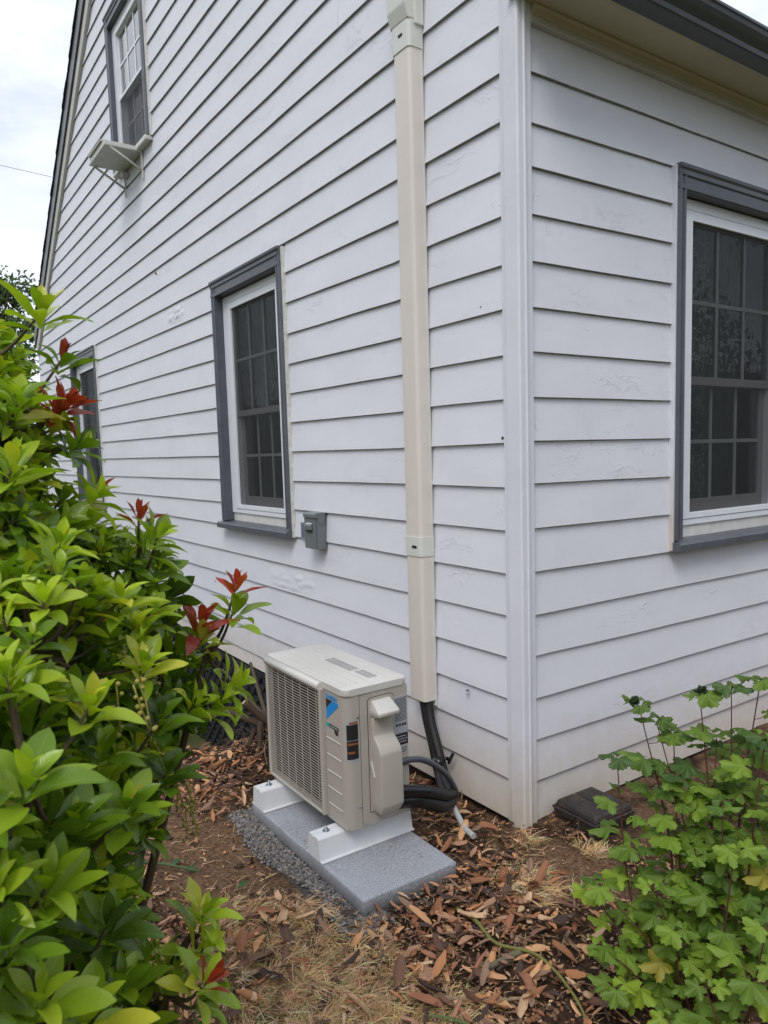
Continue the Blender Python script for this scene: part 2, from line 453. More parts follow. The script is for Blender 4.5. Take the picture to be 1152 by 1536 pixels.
def join_np(name, items, mat, parent=None, smooth=True):
    """items: list of (V (n,3), F list of tuples as (k,3|4) array, UV (n,2) or None, tint (3,))"""
    Vs, UVs, Ts = [], [], []; loops = []; starts = []; tot = []; off = 0; ls = 0
    for V, F, U, T in items:
        Vs.append(V); n = len(V)
        UVs.append(U if U is not None else np.zeros((n, 2))); Ts.append(np.broadcast_to(np.asarray(T, float), (n, 3)))
        for grp in F:
            g = np.asarray(grp) + off
            k = g.shape[1]; loops.append(g.ravel()); starts.append(ls + np.arange(len(g)) * k); ls += len(g) * k
            tot.append(np.full(len(g), k))
        off += n
    V = np.concatenate(Vs); loops = np.concatenate(loops).astype(np.int32)
    st = np.concatenate(starts).astype(np.int32); tt = np.concatenate(tot).astype(np.int32)
    me = bpy.data.meshes.new(name)
    me.vertices.add(len(V)); me.vertices.foreach_set('co', V.astype(np.float32).ravel())
    me.loops.add(len(loops)); me.loops.foreach_set('vertex_index', loops)
    me.polygons.add(len(st)); me.polygons.foreach_set('loop_start', st); me.polygons.foreach_set('loop_total', tt)
    if smooth: me.polygons.foreach_set('use_smooth', np.ones(len(st), bool))
    me.update(calc_edges=True)
    uv = me.uv_layers.new(name='uv'); U = np.concatenate(UVs)
    uv.data.foreach_set('uv', U[loops].astype(np.float32).ravel())
    a = me.color_attributes.new('tint', 'FLOAT_COLOR', 'POINT')
    T = np.ones((len(V), 4), np.float32); T[:, :3] = np.concatenate(Ts)
    a.data.foreach_set('color', T.ravel())
    me.validate()
    return link(name, me, mat, parent)

def small_mesh(name, tmpl, tint, mat):
    V, F, U = tmpl
    me = bpy.data.meshes.new(name)
    faces = [tuple(int(i) for i in f) for g in F for f in g]
    me.from_pydata([tuple(v) for v in V], [], faces)
    me.polygons.foreach_set('use_smooth', [True] * len(faces))
    if U is not None:
        uv = me.uv_layers.new(name='uv')
        idx = np.array([i for f in faces for i in f]); uv.data.foreach_set('uv', np.asarray(U)[idx].astype(np.float32).ravel())
    set_tint(me, tint); me.materials.append(mat); me.update()
    return me

def basis(xa, ya, za, loc, s=1.):
    xa, ya, za = (Vector(v).normalized() * s for v in (xa, ya, za))
    return Matrix(((xa.x, ya.x, za.x, loc[0]), (xa.y, ya.y, za.y, loc[1]), (xa.z, ya.z, za.z, loc[2]), (0, 0, 0, 1)))

def apply_m(m, V):
    a = np.array(m); return V @ a[:3, :3].T + a[:3, 3]

# ------------------------------------------------------------------ TERRAIN
def sstep(a, b, x):
    t = np.clip((x - a) / (b - a), 0, 1); return t * t * (3 - 2 * t)
def terrain_np(x, y):
    x = np.asarray(x, float); y = np.asarray(y, float)
    h = np.zeros_like(x + y)
    h = h - .08 * sstep(-.60, -1.4, x) * sstep(-1.6, -.5, y)
    h = h - .75 * sstep(-1.45, -2.9, x) * sstep(-.95, -.25, y)
    h = h + .20 * np.exp(-((x + 1.42) / .24) ** 2 - ((y + .42) / .22) ** 2)
    h = h - .05 * sstep(-.40, -.12, y) * sstep(.0, -.2, x) * sstep(-1.4, -.9, x)     # trench under the siding
    h = h + .02 * sstep(.2, .6, x) * sstep(-.2, .4, y)
    h = h + .012 * np.sin(x * 5.1 + 1.3) * np.sin(y * 4.3 + .4) + .006 * np.sin(x * 13.7 + y * 5) * np.sin(y * 11.1 - x * 3)
    near_pad = sstep(.16, .04, np.maximum(np.maximum(-.80 - x, x - .11), np.maximum(-.873 - y, y + .46)))
    h = h * (1 - near_pad) + (-.002) * near_pad
    return h
def terrain(x, y): return float(terrain_np(x, y))

def axis(lo, hi, step, far):
    mid = list(np.arange(lo, hi + 1e-6, step)); a = []; d = step; p = lo
    while p > -far: d *= 1.22; p -= d; a.append(p)
    b = []; d = step; p = mid[-1]
    while p < far: d *= 1.22; p += d; b.append(p)
    return np.array(a[::-1] + mid + b)
gx = axis(-2.4, 1.8, .02, 350); gy = axis(-2.1, .7, .02, 350)
X, Y = np.meshgrid(gx, gy); H = terrain_np(X, Y)
bmp = np.array([[mnoise.fractal((x * 7, y * 7, 0), .9, 2.1, 5) if abs(x) < 3 and abs(y) < 3 else 0 for x in gx] for y in gy])
padmask = sstep(-.01, .05, np.maximum(np.maximum(-.80 - X, X - .11), np.maximum(-.873 - Y, Y + .46)))
H2 = H + .010 * bmp * padmask - .01 * (1 - padmask)
nx, ny = len(gx), len(gy)
idx = np.arange(nx * ny).reshape(ny, nx)
quads = np.stack([idx[:-1, :-1], idx[:-1, 1:], idx[1:, 1:], idx[1:, :-1]], -1).reshape(-1, 4)

def ground_mat():
    m, n, b, o = new_mat('bare_soil_and_mulch')
    t = n.nodes.new('ShaderNodeTexCoord').outputs['Object']
    sep = n.nodes.new('ShaderNodeSeparateXYZ'); n.links.new(t, sep.inputs[0])
    a = noise_tex(n, t, 5, 8, .65); c = noise_tex(n, t, 60, 6, .7); d = noise_tex(n, t, 220, 3, .7); e = noise_tex(n, t, 1.6, 4, .5)
    soil = ramp(n, c.outputs['Fac'], [(.30, (.060, .036, .022)), (.50, (.155, .092, .055)), (.70, (.26, .165, .105))])
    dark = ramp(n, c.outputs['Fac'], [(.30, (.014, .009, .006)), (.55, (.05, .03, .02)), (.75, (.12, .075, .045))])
    straw = ramp(n, d.outputs['Fac'], [(.30, (.07, .045, .025)), (.50, (.18, .12, .07)), (.70, (.34, .25, .15))])
    def blob(cx, cy, rx, ry, inner=.6):
        vx = math_(n, 'DIVIDE', math_(n, 'SUBTRACT', sep.outputs['X'], cx), rx)
        vy = math_(n, 'DIVIDE', math_(n, 'SUBTRACT', sep.outputs['Y'], cy), ry)
        rr = math_(n, 'SQRT', math_(n, 'ADD', math_(n, 'MULTIPLY', vx, vx), math_(n, 'MULTIPLY', vy, vy)))
        rr = math_(n, 'ADD', rr, math_(n, 'MULTIPLY', math_(n, 'SUBTRACT', a.outputs['Fac'], .5), 1.1))
        mr = n.nodes.new('ShaderNodeMapRange'); mr.interpolation_type = 'SMOOTHSTEP'
        mr.inputs[1].default_value = inner; mr.inputs[2].default_value = 1.15; mr.inputs[3].default_value = 1; mr.inputs[4].default_value = 0
        n.links.new(rr, mr.inputs[0]); return mr.outputs[0]
    c0 = mixc(n, ramp(n, a.outputs['Fac'], [(.42, (0, 0, 0)), (.58, (1, 1, 1))]), dark, soil)
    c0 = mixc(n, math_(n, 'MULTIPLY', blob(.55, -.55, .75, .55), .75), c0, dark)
    c0 = mixc(n, blob(-.62, -1.18, .50, .24), c0, soil)
    c0 = mixc(n, blob(.34, -.08, .24, .17), c0, soil)
    c0 = mixc(n, blob(.35, -1.25, .55, .25), c0, straw)
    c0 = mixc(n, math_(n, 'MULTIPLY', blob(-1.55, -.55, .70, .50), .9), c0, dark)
    grv = ramp(n, d.outputs['Fac'], [(.3, (.03, .03, .03)), (.6, (.13, .13, .135))])
    c0 = mixc(n, blob(-.35, -.90, .50, .085), c0, grv)
    # beyond the bed the yard is rough grass
    far = math_(n, 'SQRT', math_(n, 'ADD', math_(n, 'MULTIPLY', sep.outputs['X'], sep.outputs['X']), math_(n, 'MULTIPLY', sep.outputs['Y'], sep.outputs['Y'])))
    fm = n.nodes.new('ShaderNodeMapRange'); fm.inputs[1].default_value = 2.6; fm.inputs[2].default_value = 4.2; n.links.new(far, fm.inputs[0])
    grass = ramp(n, e.outputs['Fac'], [(.35, (.05, .07, .02)), (.65, (.14, .13, .06))])
    c0 = mixc(n, fm.outputs[0], c0, grass)
    n.links.new(c0, b.inputs['Base Color']); b.inputs['Roughness'].default_value = .95; b.inputs['Specular IOR Level'].default_value = .1
    bump(n, b, d.outputs['Fac'], .6, .003, bump(n, None, c.outputs['Fac'], .9, .012))
    return m
M['ground'] = ground_mat()
g = join_np('ground', [(np.stack([X.ravel(), Y.ravel(), H2.ravel()], 1), [quads], None, (1, 1, 1))], M['ground'])
tag(g, kind='structure')
def gz(x, y):
    return terrain(x, y)

# ------------------------------------------------------------------ HOUSE
house = empty('house', (0, 0, 0))
tag(house, 'white clapboard gable house with slate grey window trim and dark gutter', 'house')
E = .178
DEV = {'L': {0: [(-3.4, 6), (-.4, -4), (-.09, -5)], 1: [(-.59, 0)], 2: [(-.59, 1), (-.09, -3)], 3: [(-.58, -4), (-.09, -5)], 4: [(-.58, -4)], 5: [(-.59, -4)],
 6: [(-3.15, 14), (-.81, 2), (-.58, -3), (-.1, -4)], 7: [(-6, 0), (-3.15, 4), (-1.96, 0), (-.1, -3)], 8: [(-6.57, -7), (-3.15, -5), (-1.96, -1), (-.81, 2), (-.1, -2)],
 9: [(-6.56, 5), (-3.16, -8), (-1.97, 2), (-.81, -3), (-.1, 2)], 10: [(-6.57, 13), (-3.15, -10), (-1.97, 2), (-.81, -6), (-.58, 3), (-.1, 0)],
 11: [(-6.55, 11), (-3.15, -10), (-1.98, -2), (-.8, -8), (-.58, -1), (-.09, -3)], 12: [(-6.57, 16), (-3.14, -12), (-1.97, -3), (-.8, -12), (-.58, -2), (-.09, 0)],
 13: [(-6.56, 17), (-3.15, -14), (-1.97, -1), (-.8, -12), (-.57, -2), (-.09, -6)], 14: [(-6.56, 24), (-3.16, -6), (-1.98, 4), (-.8, -10), (-.58, 2), (-.09, 4)],
 15: [(-6.56, 21), (-3.15, -17), (-1.97, 3), (-.8, -5), (-.57, 1), (-.09, -3)], 16: [(-6.53, 20), (-3.14, -8), (-.81, 3), (-.09, 4)], 17: [(-2.21, -4), (-1.68, 0), (-.57, 6), (-.09, 8)],
 18: [(-2.19, 6), (-.8, 5), (-.57, 12), (-.09, 3)], 19: [(-2.17, -6), (-1.65, -1), (-.81, 0), (-.57, 10)], 20: [(-3.88, 0), (-2.15, -2), (-1.64, 5), (-.81, 2)], 21: [(-3.85, -6), (-2.13, -9), (-1.62, 1)],
 22: [(-3.81, 9), (-2.11, 3), (-1.61, 12)], 23: [(-3.78, -2), (-2.09, 0)], 24: [(-3.75, -7)], 25: [(-3.72, -5)], 26: [(-3.69, -5)], 27: [(-3.66, -4)]},
 'R': {17: [(.07, -8), (1.76, -6)], 16: [(.06, -17), (.97, -10)], 15: [(.06, -2), (.97, 3)], 14: [(.06, -2), (.98, 8)], 13: [(.06, -3), (.98, 4)], 12: [(.06, -1)], 11: [(.06, 5), (.98, 3)], 10: [(.05, 3), (.98, 5)],
 9: [(.05, 7)], 8: [(.05, 13), (.98, 5)], 7: [(.05, 8), (.98, 2)], 6: [(.05, 6), (.98, 1)], 5: [(.06, 4), (.75, 5), (1.86, 0)], 4: [(.06, 9), (.75, 1), (1.86, -5)], 3: [(.06, 6), (1.87, -4)], 2: [(.06, 5), (.76, -3), (1.88, -9)], 1: [(.06, 3)], 0: [(.06, 7)]}}
def zrow(w, k, u):
    z = k * E
    p = DEV[w].get(k)
    if p: z += np.interp(u, [a for a, _ in p], [b for _, b in p]) / 1000
    if k == 0 and w == 'L': z += .075 * float(sstep(-.9, -2.3, u))
    return float(z)

def clapboard(w, k, u0, u1, parent, clip=None):
    """one bevelled board; u runs along the wall, front is outward. clip(u) gives a top limit for the boards under the rake"""
    n = max(2, int((u1 - u0) / .12) + 1)
    us = np.linspace(u0, u1, n)
    V = []; F = []
    seed = rng.uniform(0, 100)
    for u in us:
        zb = zrow(w, k, u) + .0014 * mnoise.noise((u * 3, seed, 0)) + .0007 * mnoise.noise((u * 17, seed, 2))
        zt = zrow(w, k + 1, u) + .022
        wob = .0016 * mnoise.noise((u * 2.2, seed, 5)) + (.003 * max(0, mnoise.noise((u * 1.1, seed, 9))))
        if clip:
            c = clip(u); zt = min(zt, c); zb = min(zb, c)
        # cross-section: front bottom, front top, back top, back bottom
        fr = -wob
        bk = .0148
        pr = [(fr, zb + .002), (fr + .002, zb), (bk + .05, zb), (bk + .05, zt), (bk, zt), (fr + (bk - fr) * .66, zb + (zt - zb) * .66), (fr + (bk - fr) * .33, zb + (zt - zb) * .33)]
        for (d, z) in pr:
            V.append((u, d, z) if w == 'L' else (-d, u, z))
    m = 7
    for i in range(n - 1):
        for j in range(m):
            F.append((i * m + j, i * m + (j + 1) % m, (i + 1) * m + (j + 1) % m, (i + 1) * m + j))
    F.append(tuple(range(m))[::-1]); F.append(tuple((n - 1) * m + j for j in range(m)))
    me = mesh_from('clapboard', V, F)
    bm = bmesh.new(); bm.from_mesh(me); bmesh.ops.recalc_face_normals(bm, faces=bm.faces)
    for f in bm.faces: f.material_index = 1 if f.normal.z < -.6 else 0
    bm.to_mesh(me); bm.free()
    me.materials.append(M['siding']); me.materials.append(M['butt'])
    return link('clapboard', me, M['siding'], parent)

# openings as (u0,u1,z0,z1): outline of the trim
OPEN_L = [(-3.132, -1.995, 1.07, 2.835), (-7.90, -6.63, 1.07, 2.86), (-5.43, -4.30, 4.27, 5.68)]
OPEN_R = [(.984, 2.15, 1.075, 2.85)]
SL = .715
def rake_z(x):                       # underside of the rake frieze on the gable wall
    zl = 4.657 + SL * (x + 7.915)
    zr = 4.657 + SL * (-1.785 - x)    # mirrored about the ridge at x=-4.85
    return min(zl, zr)
gable = empty('gable_wall', (0, 0, 0), parent=house)
side = empty('eave_wall', (0, 0, 0), parent=house)
JOINT = {17: [-1.756, -4.545 + .03], 16: [-6.484], 21: [-1.289, -3.4], 5: [-5.0], 9: [-4.6], 12: [-8.8], 24: [-3.1], 3: [-2.8]}
for k in range(0, 38):
    zb = k * E; zt = zb + E
    x0, x1 = -10.0, -.092
    xl = (zb - 4.657) / SL - 7.915; xr = -1.785 - (zb - 4.657) / SL
    x0 = max(x0, xl); x1 = min(x1, xr)
    if x1 - x0 < .1: continue
    segs = [(x0, x1)]
    for (a, b, c, d) in OPEN_L:
        if zb + .03 < d and zt - .03 > c:
            segs = [s for (p, q) in segs for s in ((p, min(q, a)), (max(p, b), q)) if s[1] - s[0] > .02]
    for j in JOINT.get(k, []):
        segs = [s for (p, q) in segs for s in (((p, j - .0015), (j + .0015, q)) if p < j < q else ((p, q),))]
    for (p, q) in segs:
        cl_ = rake_z if (zt + .1 > rake_z(p) or zt + .1 > rake_z(q)) else None
        clapboard('L', k, p, q, gable, cl_)
for k in range(0, 18):
    zb = k * E; zt = zb + E
    segs = [(.058, 7.2)]
    for (a, b, c, d) in OPEN_R:
        if zb + .03 < d and zt - .03 > c:
            segs = [s for (p, q) in segs for s in ((p, min(q, a)), (max(p, b), q)) if s[1] - s[0] > .02]
    if k % 3 == 1: segs = [s for (p, q) in segs for s in (((p, 3.9), (3.903, q)) if p < 3.9 < q else ((p, q),))]
    for (p, q) in segs: clapboard('R', k, p, q, side)

# buckled, lifted paint and boards
def buckle(x0, x1, z0, z1, amp, seed, base):
    nx_, nz_ = 26, 12; V = []; F = []
    for j in range(nz_ + 1):
        for i in range(nx_ + 1):
            u, v = i / nx_, j / nz_
            win = (math.sin(math.pi * u) * math.sin(math.pi * v)) ** .6
            r_n = abs(mnoise.noise((u * 5 + seed, v * 3, seed))) * 1.6 + .35 * mnoise.noise((u * 13, v * 8, seed))
            V.append((x0 + (x1 - x0) * u, base(z0 + (z1 - z0) * v) + .0015 - win * (.0015 + amp * max(0, r_n)), z0 + (z1 - z0) * v))
    for j in range(nz_):
        for i in range(nx_): F.append((j * (nx_ + 1) + i, j * (nx_ + 1) + i + 1, (j + 1) * (nx_ + 1) + i + 1, (j + 1) * (nx_ + 1) + i))
    link('buckled_board', mesh_from('buckled_board', V, F, True), M['siding'], house)
bs_ = lambda k: (lambda z: .0148 * min(1, max(0, (z - k * E) / (E + .02))))
buckle(-4.20, -3.78, 15 * E + .012, 16 * E - .006, .020, 3.3, bs_(15))
buckle(-2.45, -1.75, 4 * E + .006, 5 * E - .03, .010, 8.1, bs_(4))
for (hx, hz, hr) in ((-4.42, 3.175, .010), (-.108, 1.625, .008), (-.23, 2.17, .003), (-3.4, .62, .004)):
    B().disc((hx, .006, hz), (0, -1, 0), hr, .0075, 8, hr * .8).build('nail_hole', M['foundation'], house)
# corner boards
bb = B().box((-.064, -.022, -.036), (.020, .03, 3.5), .008, 3)
bb.build('corner_board', M['trim_white'], house)
B().box((-.094, -.006, -.005), (-.0645, .03, 3.5), .002).build('corner_board', M['trim_white'], house)
bb = B().box((-.02, .0085, -.03), (.026, .020, 3.26), .004, 2)
bb.box((-.02, .0205, -.024), (.013, .060, 3.26), .003)
bb.build('corner_board', M['trim_white'], house)
# foundation and closed body of the house behind the siding
B().box((-9.98, .045, -1.6), (-.03, .14, .12)).build('foundation', M['foundation'], house)
B().box((-.13, .14, -1.6), (-.03, 7.1, .05)).build('foundation', M['foundation'], house)
B().box((-10.05, 7.2, -1.0), (.0, 7.3, 3.4)).build('rear_wall', M['siding'], house)
B().box((-10.05, .0, -1.0), (-9.98, 7.2, 3.4)).build('far_eave_wall', M['siding'], house)

# frieze, soffit, fascia, gutter on the eave wall
B().box((-.02, .0605, 3.190), (.014, 7.2, 3.2495), .003).build('frieze_board', M['frieze'], house)
B().prism([(.0143, 3.216), (.022, 3.220), (.028, 3.234), (.038, 3.240), (.038, 3.2495), (.0143, 3.2495)], 1, .0605, 7.2).build('crown_moulding', M['soffit'], house)
B().box((-.01, -.04, 3.250), (.205, 7.3, 3.268)).build('soffit', M['soffit'], house)
B().box((.2055, -.04, 3.238), (.222, 7.3, 3.318), .002).build('fascia_board', M['gutter'], house)
gp = [(.2225, 3.312), (.2225, 3.236), (.290, 3.228), (.296, 3.233), (.300, 3.250), (.322, 3.272), (.334, 3.290), (.338, 3.306), (.346, 3.308), (.346, 3.318),
      (.330, 3.318), (.328, 3.292), (.316, 3.276), (.294, 3.254), (.288, 3.238), (.230, 3.244), (.230, 3.312)]
B().prism(gp, 1, -.05, 7.3).build('gutter', M['gutter'], house)

# roof slopes (thick slabs with shingle courses) and rake
def roof():
    for side_ in (0, 1):
        bm = B()
        xr_ = -4.85
        zr_ = 7.025 if side_ else 7.18
        a = (.26, 3.37) if side_ else (-10.05, 3.46)
        poly = [(xr_, zr_), a, (a[0], a[1] - .05), (xr_, zr_ - .05)]
        bm.prism(poly, 1, -.045, 7.35)
        bm.build('roof_slope', M['shingle'], house)
roof()
SZ = .06
def rake_board(name, mat, lo, hi, y0, y1, side_):
    xa, xb = (-10.0, -4.85) if side_ == 0 else (-4.85, .20)
    f = (lambda x: 4.657 + SL * (x + 7.915)) if side_ == 0 else (lambda x: 4.657 + SL * (-1.785 - x))
    poly = [(xa, f(xa) + lo), (xb, f(xb) + lo), (xb, f(xb) + hi), (xa, f(xa) + hi)]
    B().prism(poly, 1, y0, y1, .002).build(name, mat, house)
for s_ in (0, 1):
    rake_board('rake_frieze', M['frieze'], -.02, (.135, .05)[s_], -.024, .03, s_)
    rake_board('rake_fascia', M['gutter'], (.13, .045)[s_], (.34, .19)[s_], -.046, -.0245, s_)
# shingle butts stepping along the rake edge
f0 = lambda x: 4.657 + SL * (x + 7.915)
for i in range(44):
    x = -10 + i * .118 * 1.0
    if x > -4.95: break
    z = f0(x) + .338
    B().prism([(x, z), (x + .145, z + .145 * SL), (x + .145, z + .145 * SL + .012), (x - .006 * rng.random(), z + .026 + .006 * rng.random())], 1, -.058 - .008 * rng.random(), .4).build('shingle', M['shingle'], house)

# lattice skirt and its dark recess
def lattice(x0, x1, z0, z1, y):
    root = empty('lattice_skirt', (0, 0, 0), parent=house)
    zt = z1
    B().box((x0, y - .004, z0), (x0 + .04, y + .02, zt), .003).build('frame_rail', M['lattice'], root)
    B().box((x0, y - .006, zt - .03), (x1, y + .022, zt), .003).build('frame_rail', M['lattice'], root)
    for d_ in (1, -1):
        s = .115
        n = int((x1 - x0 + (zt - z0)) / s)
        for i in range(n):
            c = (x0 + i * s) if d_ > 0 else (x1 - i * s)
            # segment of line through (c, z0) at 45 degrees, clipped to the panel
            h = zt - z0 - .03
            xa, xb = c - (h if d_ > 0 else 0) + 0, c
            pts = []
            p0 = Vector((c if d_ < 0 else c - 0, 0, z0)); p1 = Vector((c - d_ * h, 0, z0 + h))
            lo, hi = x0 + .03, x1
            def clampp(p, q):
                if p.x < lo: t = (lo - p.x) / (q.x - p.x); return p + (q - p) * t
                if p.x > hi: t = (hi - p.x) / (q.x - p.x); return p + (q - p) * t
                return p
            if (p0.x < lo and p1.x < lo) or (p0.x > hi and p1.x > hi): continue
            a, b_ = clampp(p0, p1), clampp(p1, p0)
            if (a - b_).length < .06: continue
            t = (b_ - a).normalized(); nrm = Vector((-t.z, 0, t.x)) * .017
            yy = y + (.008 if d_ > 0 else -.0005)
            V = [a + nrm, a - nrm, b_ - nrm, b_ + nrm]
            V = [Vector((v.x, yy, v.z)) for v in V] + [Vector((v.x, yy - .007, v.z)) for v in V]
            F = [(0, 1, 2, 3), (7, 6, 5, 4), (0, 4, 5, 1), (1, 5, 6, 2), (2, 6, 7, 3), (3, 7, 4, 0)]
            link('slat', mesh_from('slat', V, F), M['lattice'], root)
lattice(-5.0, -1.45, -.95, .055, .018)

# windows: local x right, y inward, z up; origin at the trim's lower left corner on the board plane
def window(name, loc, rot, W, Hh, screen='full', cas=.060, grid=(3, 2), curtain=None, sill=True, mid=.5, side=.135, sashmat=None, yf=.040, gl='glass'):
    w = empty(name, loc, rot, house)
    h0 = .05 if sill else .02
    pf = [(0, -.018), (.010, -.026), (.022, -.026), (.026, -.018), (.044, -.016), (.048, -.024), (cas - .004, -.024), (cas, -.020), (cas, .13), (0, .13)]
    B().prism([(x, y) for x, y in pf], 2, h0, Hh - .0005).build('casing', M['grey_trim'], w)
    B().prism([(W - x, y) for x, y in pf], 2, h0, Hh - .0005).build('casing', M['grey_trim'], w)
    zc = Hh - .105
    hp_ = [(-.020, zc), (-.025, zc + .003), (-.025, zc + .022), (-.018, zc + .026), (-.018, zc + .058), (-.026, zc + .064), (-.026, zc + .084), (-.034, zc + .094), (-.036, zc + .108), (.13, zc + .110), (.13, zc)]
    B().prism(hp_, 0, -.001, W + .001).build('head_casing', M['grey_trim'], w)
    B().box((-.0125, -.016, .0), (-.0005, .05, Hh - .002), .001).build('edge_strip', M['trim_white'], w)
    B().box((W + .0005, -.014, .0), (W + .020, .05, Hh - .002), .001).build('edge_strip', M['caulk_white'], w)
    if sill:
        B().prism([(-.060, -.002), (-.060, .030), (-.052, .038), (.13, .052), (.13, -.002)], 0, -.012, W + .004).build('sill', M['grey_trim'], w)
        B().box((cas + .001, .050, .045), (W - cas - .001, .12, .105), .003).build('sill_strip', M['caulk'], w)
    # vinyl frame: wide outer member and a narrower screen frame inside it
    x0, x1, z0, z1 = cas + .001, W - cas - .001, (.1055 if sill else .03), zc - .004
    a = side * .56; c = side * .44; at = .050; ct = .045
    b = B()
    b.box((x0, yf, z0), (x0 + a, yf + .07, z1), .003); b.box((x1 - a, yf, z0), (x1, yf + .07, z1), .003)
    b.box((x0 + a, yf + .0005, z1 - at), (x1 - a, yf + .07, z1), .003); b.box((x0 + a, yf + .0005, z0), (x1 - a, yf + .07, z0 + .030), .003)
    b.build('frame', M['vinyl'], w)
    sx0, sx1, sz0, sz1 = x0 + a + .0025, x1 - a - .0025, z0 + .0325, z1 - at - .0025
    b = B()
    b.box((sx0, yf - .004, sz0), (sx0 + c, yf + .05, sz1), .002); b.box((sx1 - c, yf - .004, sz0), (sx1, yf + .05, sz1), .002)
    b.box((sx0 + c, yf - .0035, sz1 - ct), (sx1 - c, yf + .05, sz1), .002); b.box((sx0 + c, yf - .0035, sz0), (sx1 - c, yf + .05, sz0 + .030), .002)
    b.build('screen_frame', M['vinyl'], w)
    b = B()
    b.box((x0 + a - .001, yf + .006, z0 + .030), (x0 + a + .004, yf + .012, z1 - at)); b.box((x1 - a - .004, yf + .006, z0 + .030), (x1 - a + .001, yf + .012, z1 - at))
    b.build('shadow_gap', M['ink'], w)
    gx0, gx1, gz0, gz1 = sx0 + c, sx1 - c, sz0 + .030, sz1 - ct
    gm = gz0 + (gz1 - gz0) * mid
    sm = sashmat or M['vinyl_grey']
    for (nm, a_, c_, y, st) in (('upper_sash', gm - .022, gz1, yf + .020, .010), ('lower_sash', gz0, gm + .012, yf + .050, .036)):
        b = B()
        top = .020 if nm == 'lower_sash' else .010; bot = .060 if nm == 'lower_sash' else .042
        b.box((gx0, y, a_), (gx0 + st, y + .022, c_), .002); b.box((gx1 - st, y, a_), (gx1, y + .022, c_), .002)
        b.box((gx0 + st, y + .0004, a_), (gx1 - st, y + .022, a_ + bot), .002); b.box((gx0 + st, y + .0004, c_ - top), (gx1 - st, y + .022, c_), .002)
        sash = b.build(nm, sm, w)
        px0, px1, pz0, pz1 = gx0 + st, gx1 - st, a_ + bot, c_ - top
        B().box((px0, y + .009, pz0), (px1, y + .012, pz1)).build('pane', M[gl], sash)
        for i in range(1, grid[0]):
            x = px0 + (px1 - px0) * i / grid[0]
            B().box((x - .0095, y + .003, pz0), (x + .0095, y + .0085, pz1)).build('muntin', sm if sashmat else M['muntin'], sash)
        for i in range(1, grid[1]):
            z = pz0 + (pz1 - pz0) * i / grid[1]
            B().box((px0, y + .0034, z - .0095), (px1, y + .0081, z + .0095)).build('muntin', sm if sashmat else M['muntin'], sash)
    if screen:
        zt = gz1 if screen == 'full' else gm - .022
        me = mesh_from('insect_screen', [(gx0, yf + .010, gz0), (gx1, yf + .010, gz0), (gx1, yf + .010, zt), (gx0, yf + .010, zt)], [(0, 1, 2, 3)])
        link('insect_screen', me, M['screen'], w)
        if screen != 'full':
            B().box((gx0, yf + .002, zt), (gx1, yf + .016, zt + .024), .002).build('meeting_rail', M['vinyl'], w)
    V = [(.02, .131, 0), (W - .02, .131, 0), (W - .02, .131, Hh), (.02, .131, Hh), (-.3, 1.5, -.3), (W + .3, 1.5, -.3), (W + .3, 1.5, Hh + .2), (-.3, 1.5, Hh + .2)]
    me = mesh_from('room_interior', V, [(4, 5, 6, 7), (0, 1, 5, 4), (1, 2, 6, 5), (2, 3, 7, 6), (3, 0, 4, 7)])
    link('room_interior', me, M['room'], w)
    for (c0_, c1_, mt, ycur) in (curtain or []):
        n = 60; V = []; F = []
        for i in range(n + 1):
            x = W * (c0_ + (c1_ - c0_) * i / n)
            yy = ycur + .022 * math.sin(i * .9) + .010 * math.sin(i * 2.3 + 1)
            V += [(x, yy, .03), (x + .004 * math.sin(i), yy + .02, Hh * .5), (x, yy, Hh - .03)]
        for i in range(n):
            for j in range(2): F.append((i * 3 + j, (i + 1) * 3 + j, (i + 1) * 3 + j + 1, i * 3 + j + 1))
        link('curtain', mesh_from('curtain', V, F, True), M[mt], w)
    return w
window('window', (-3.132, 0, 1.07), 0, 1.120, 1.762, 'full', curtain=[(.05, .55, 'curtain', .26), (.74, .95, 'curtain', .30)], mid=.47)
window('window', (-7.90, 0, 1.07), 0, 1.25, 1.79, 'full', grid=(1, 1), curtain=[(.05, .95, 'curtain', .35)])
window('window', (-5.43, 0, 4.27), 0, 1.11, 1.41, 'half', .08, curtain=[(.04, .96, 'sky_tint_blind', .17)], sill=False, side=.12, sashmat=M['vinyl'], yf=.020, gl='glass_bright')
window('window', (0, .984, 1.075), math.pi / 2, 1.145, 1.772, 'full', curtain=[(.05, .56, 'lace', .24), (.66, .98, 'curtain', .34)], mid=.465)
B().box((-5.34, -.05, 4.235), (-4.31, .04, 4.268), .004).build('window_apron', M['shelfwood'], house)

# small fixings on the siding: screw hooks, nail heads
def hook(x, z):
    h = empty('screw_hook', (x, 0, z)); tag(h, None, 'hook')
    B().box((-.006, -.014, -.006), (.006, .0, .004), .002).build('plate', M['steel'], h)
    B().tube([(0, -.012, -.004), (.001, -.016, -.012), (.004, -.014, -.020), (.006, -.009, -.016)], .002, 6).build('hook_wire', M['steel'], h)
    return h
hk = hook(-.350, .505); tag(hk, 'tiny steel screw hook on the siding right of the ivory duct bottom', 'hook')

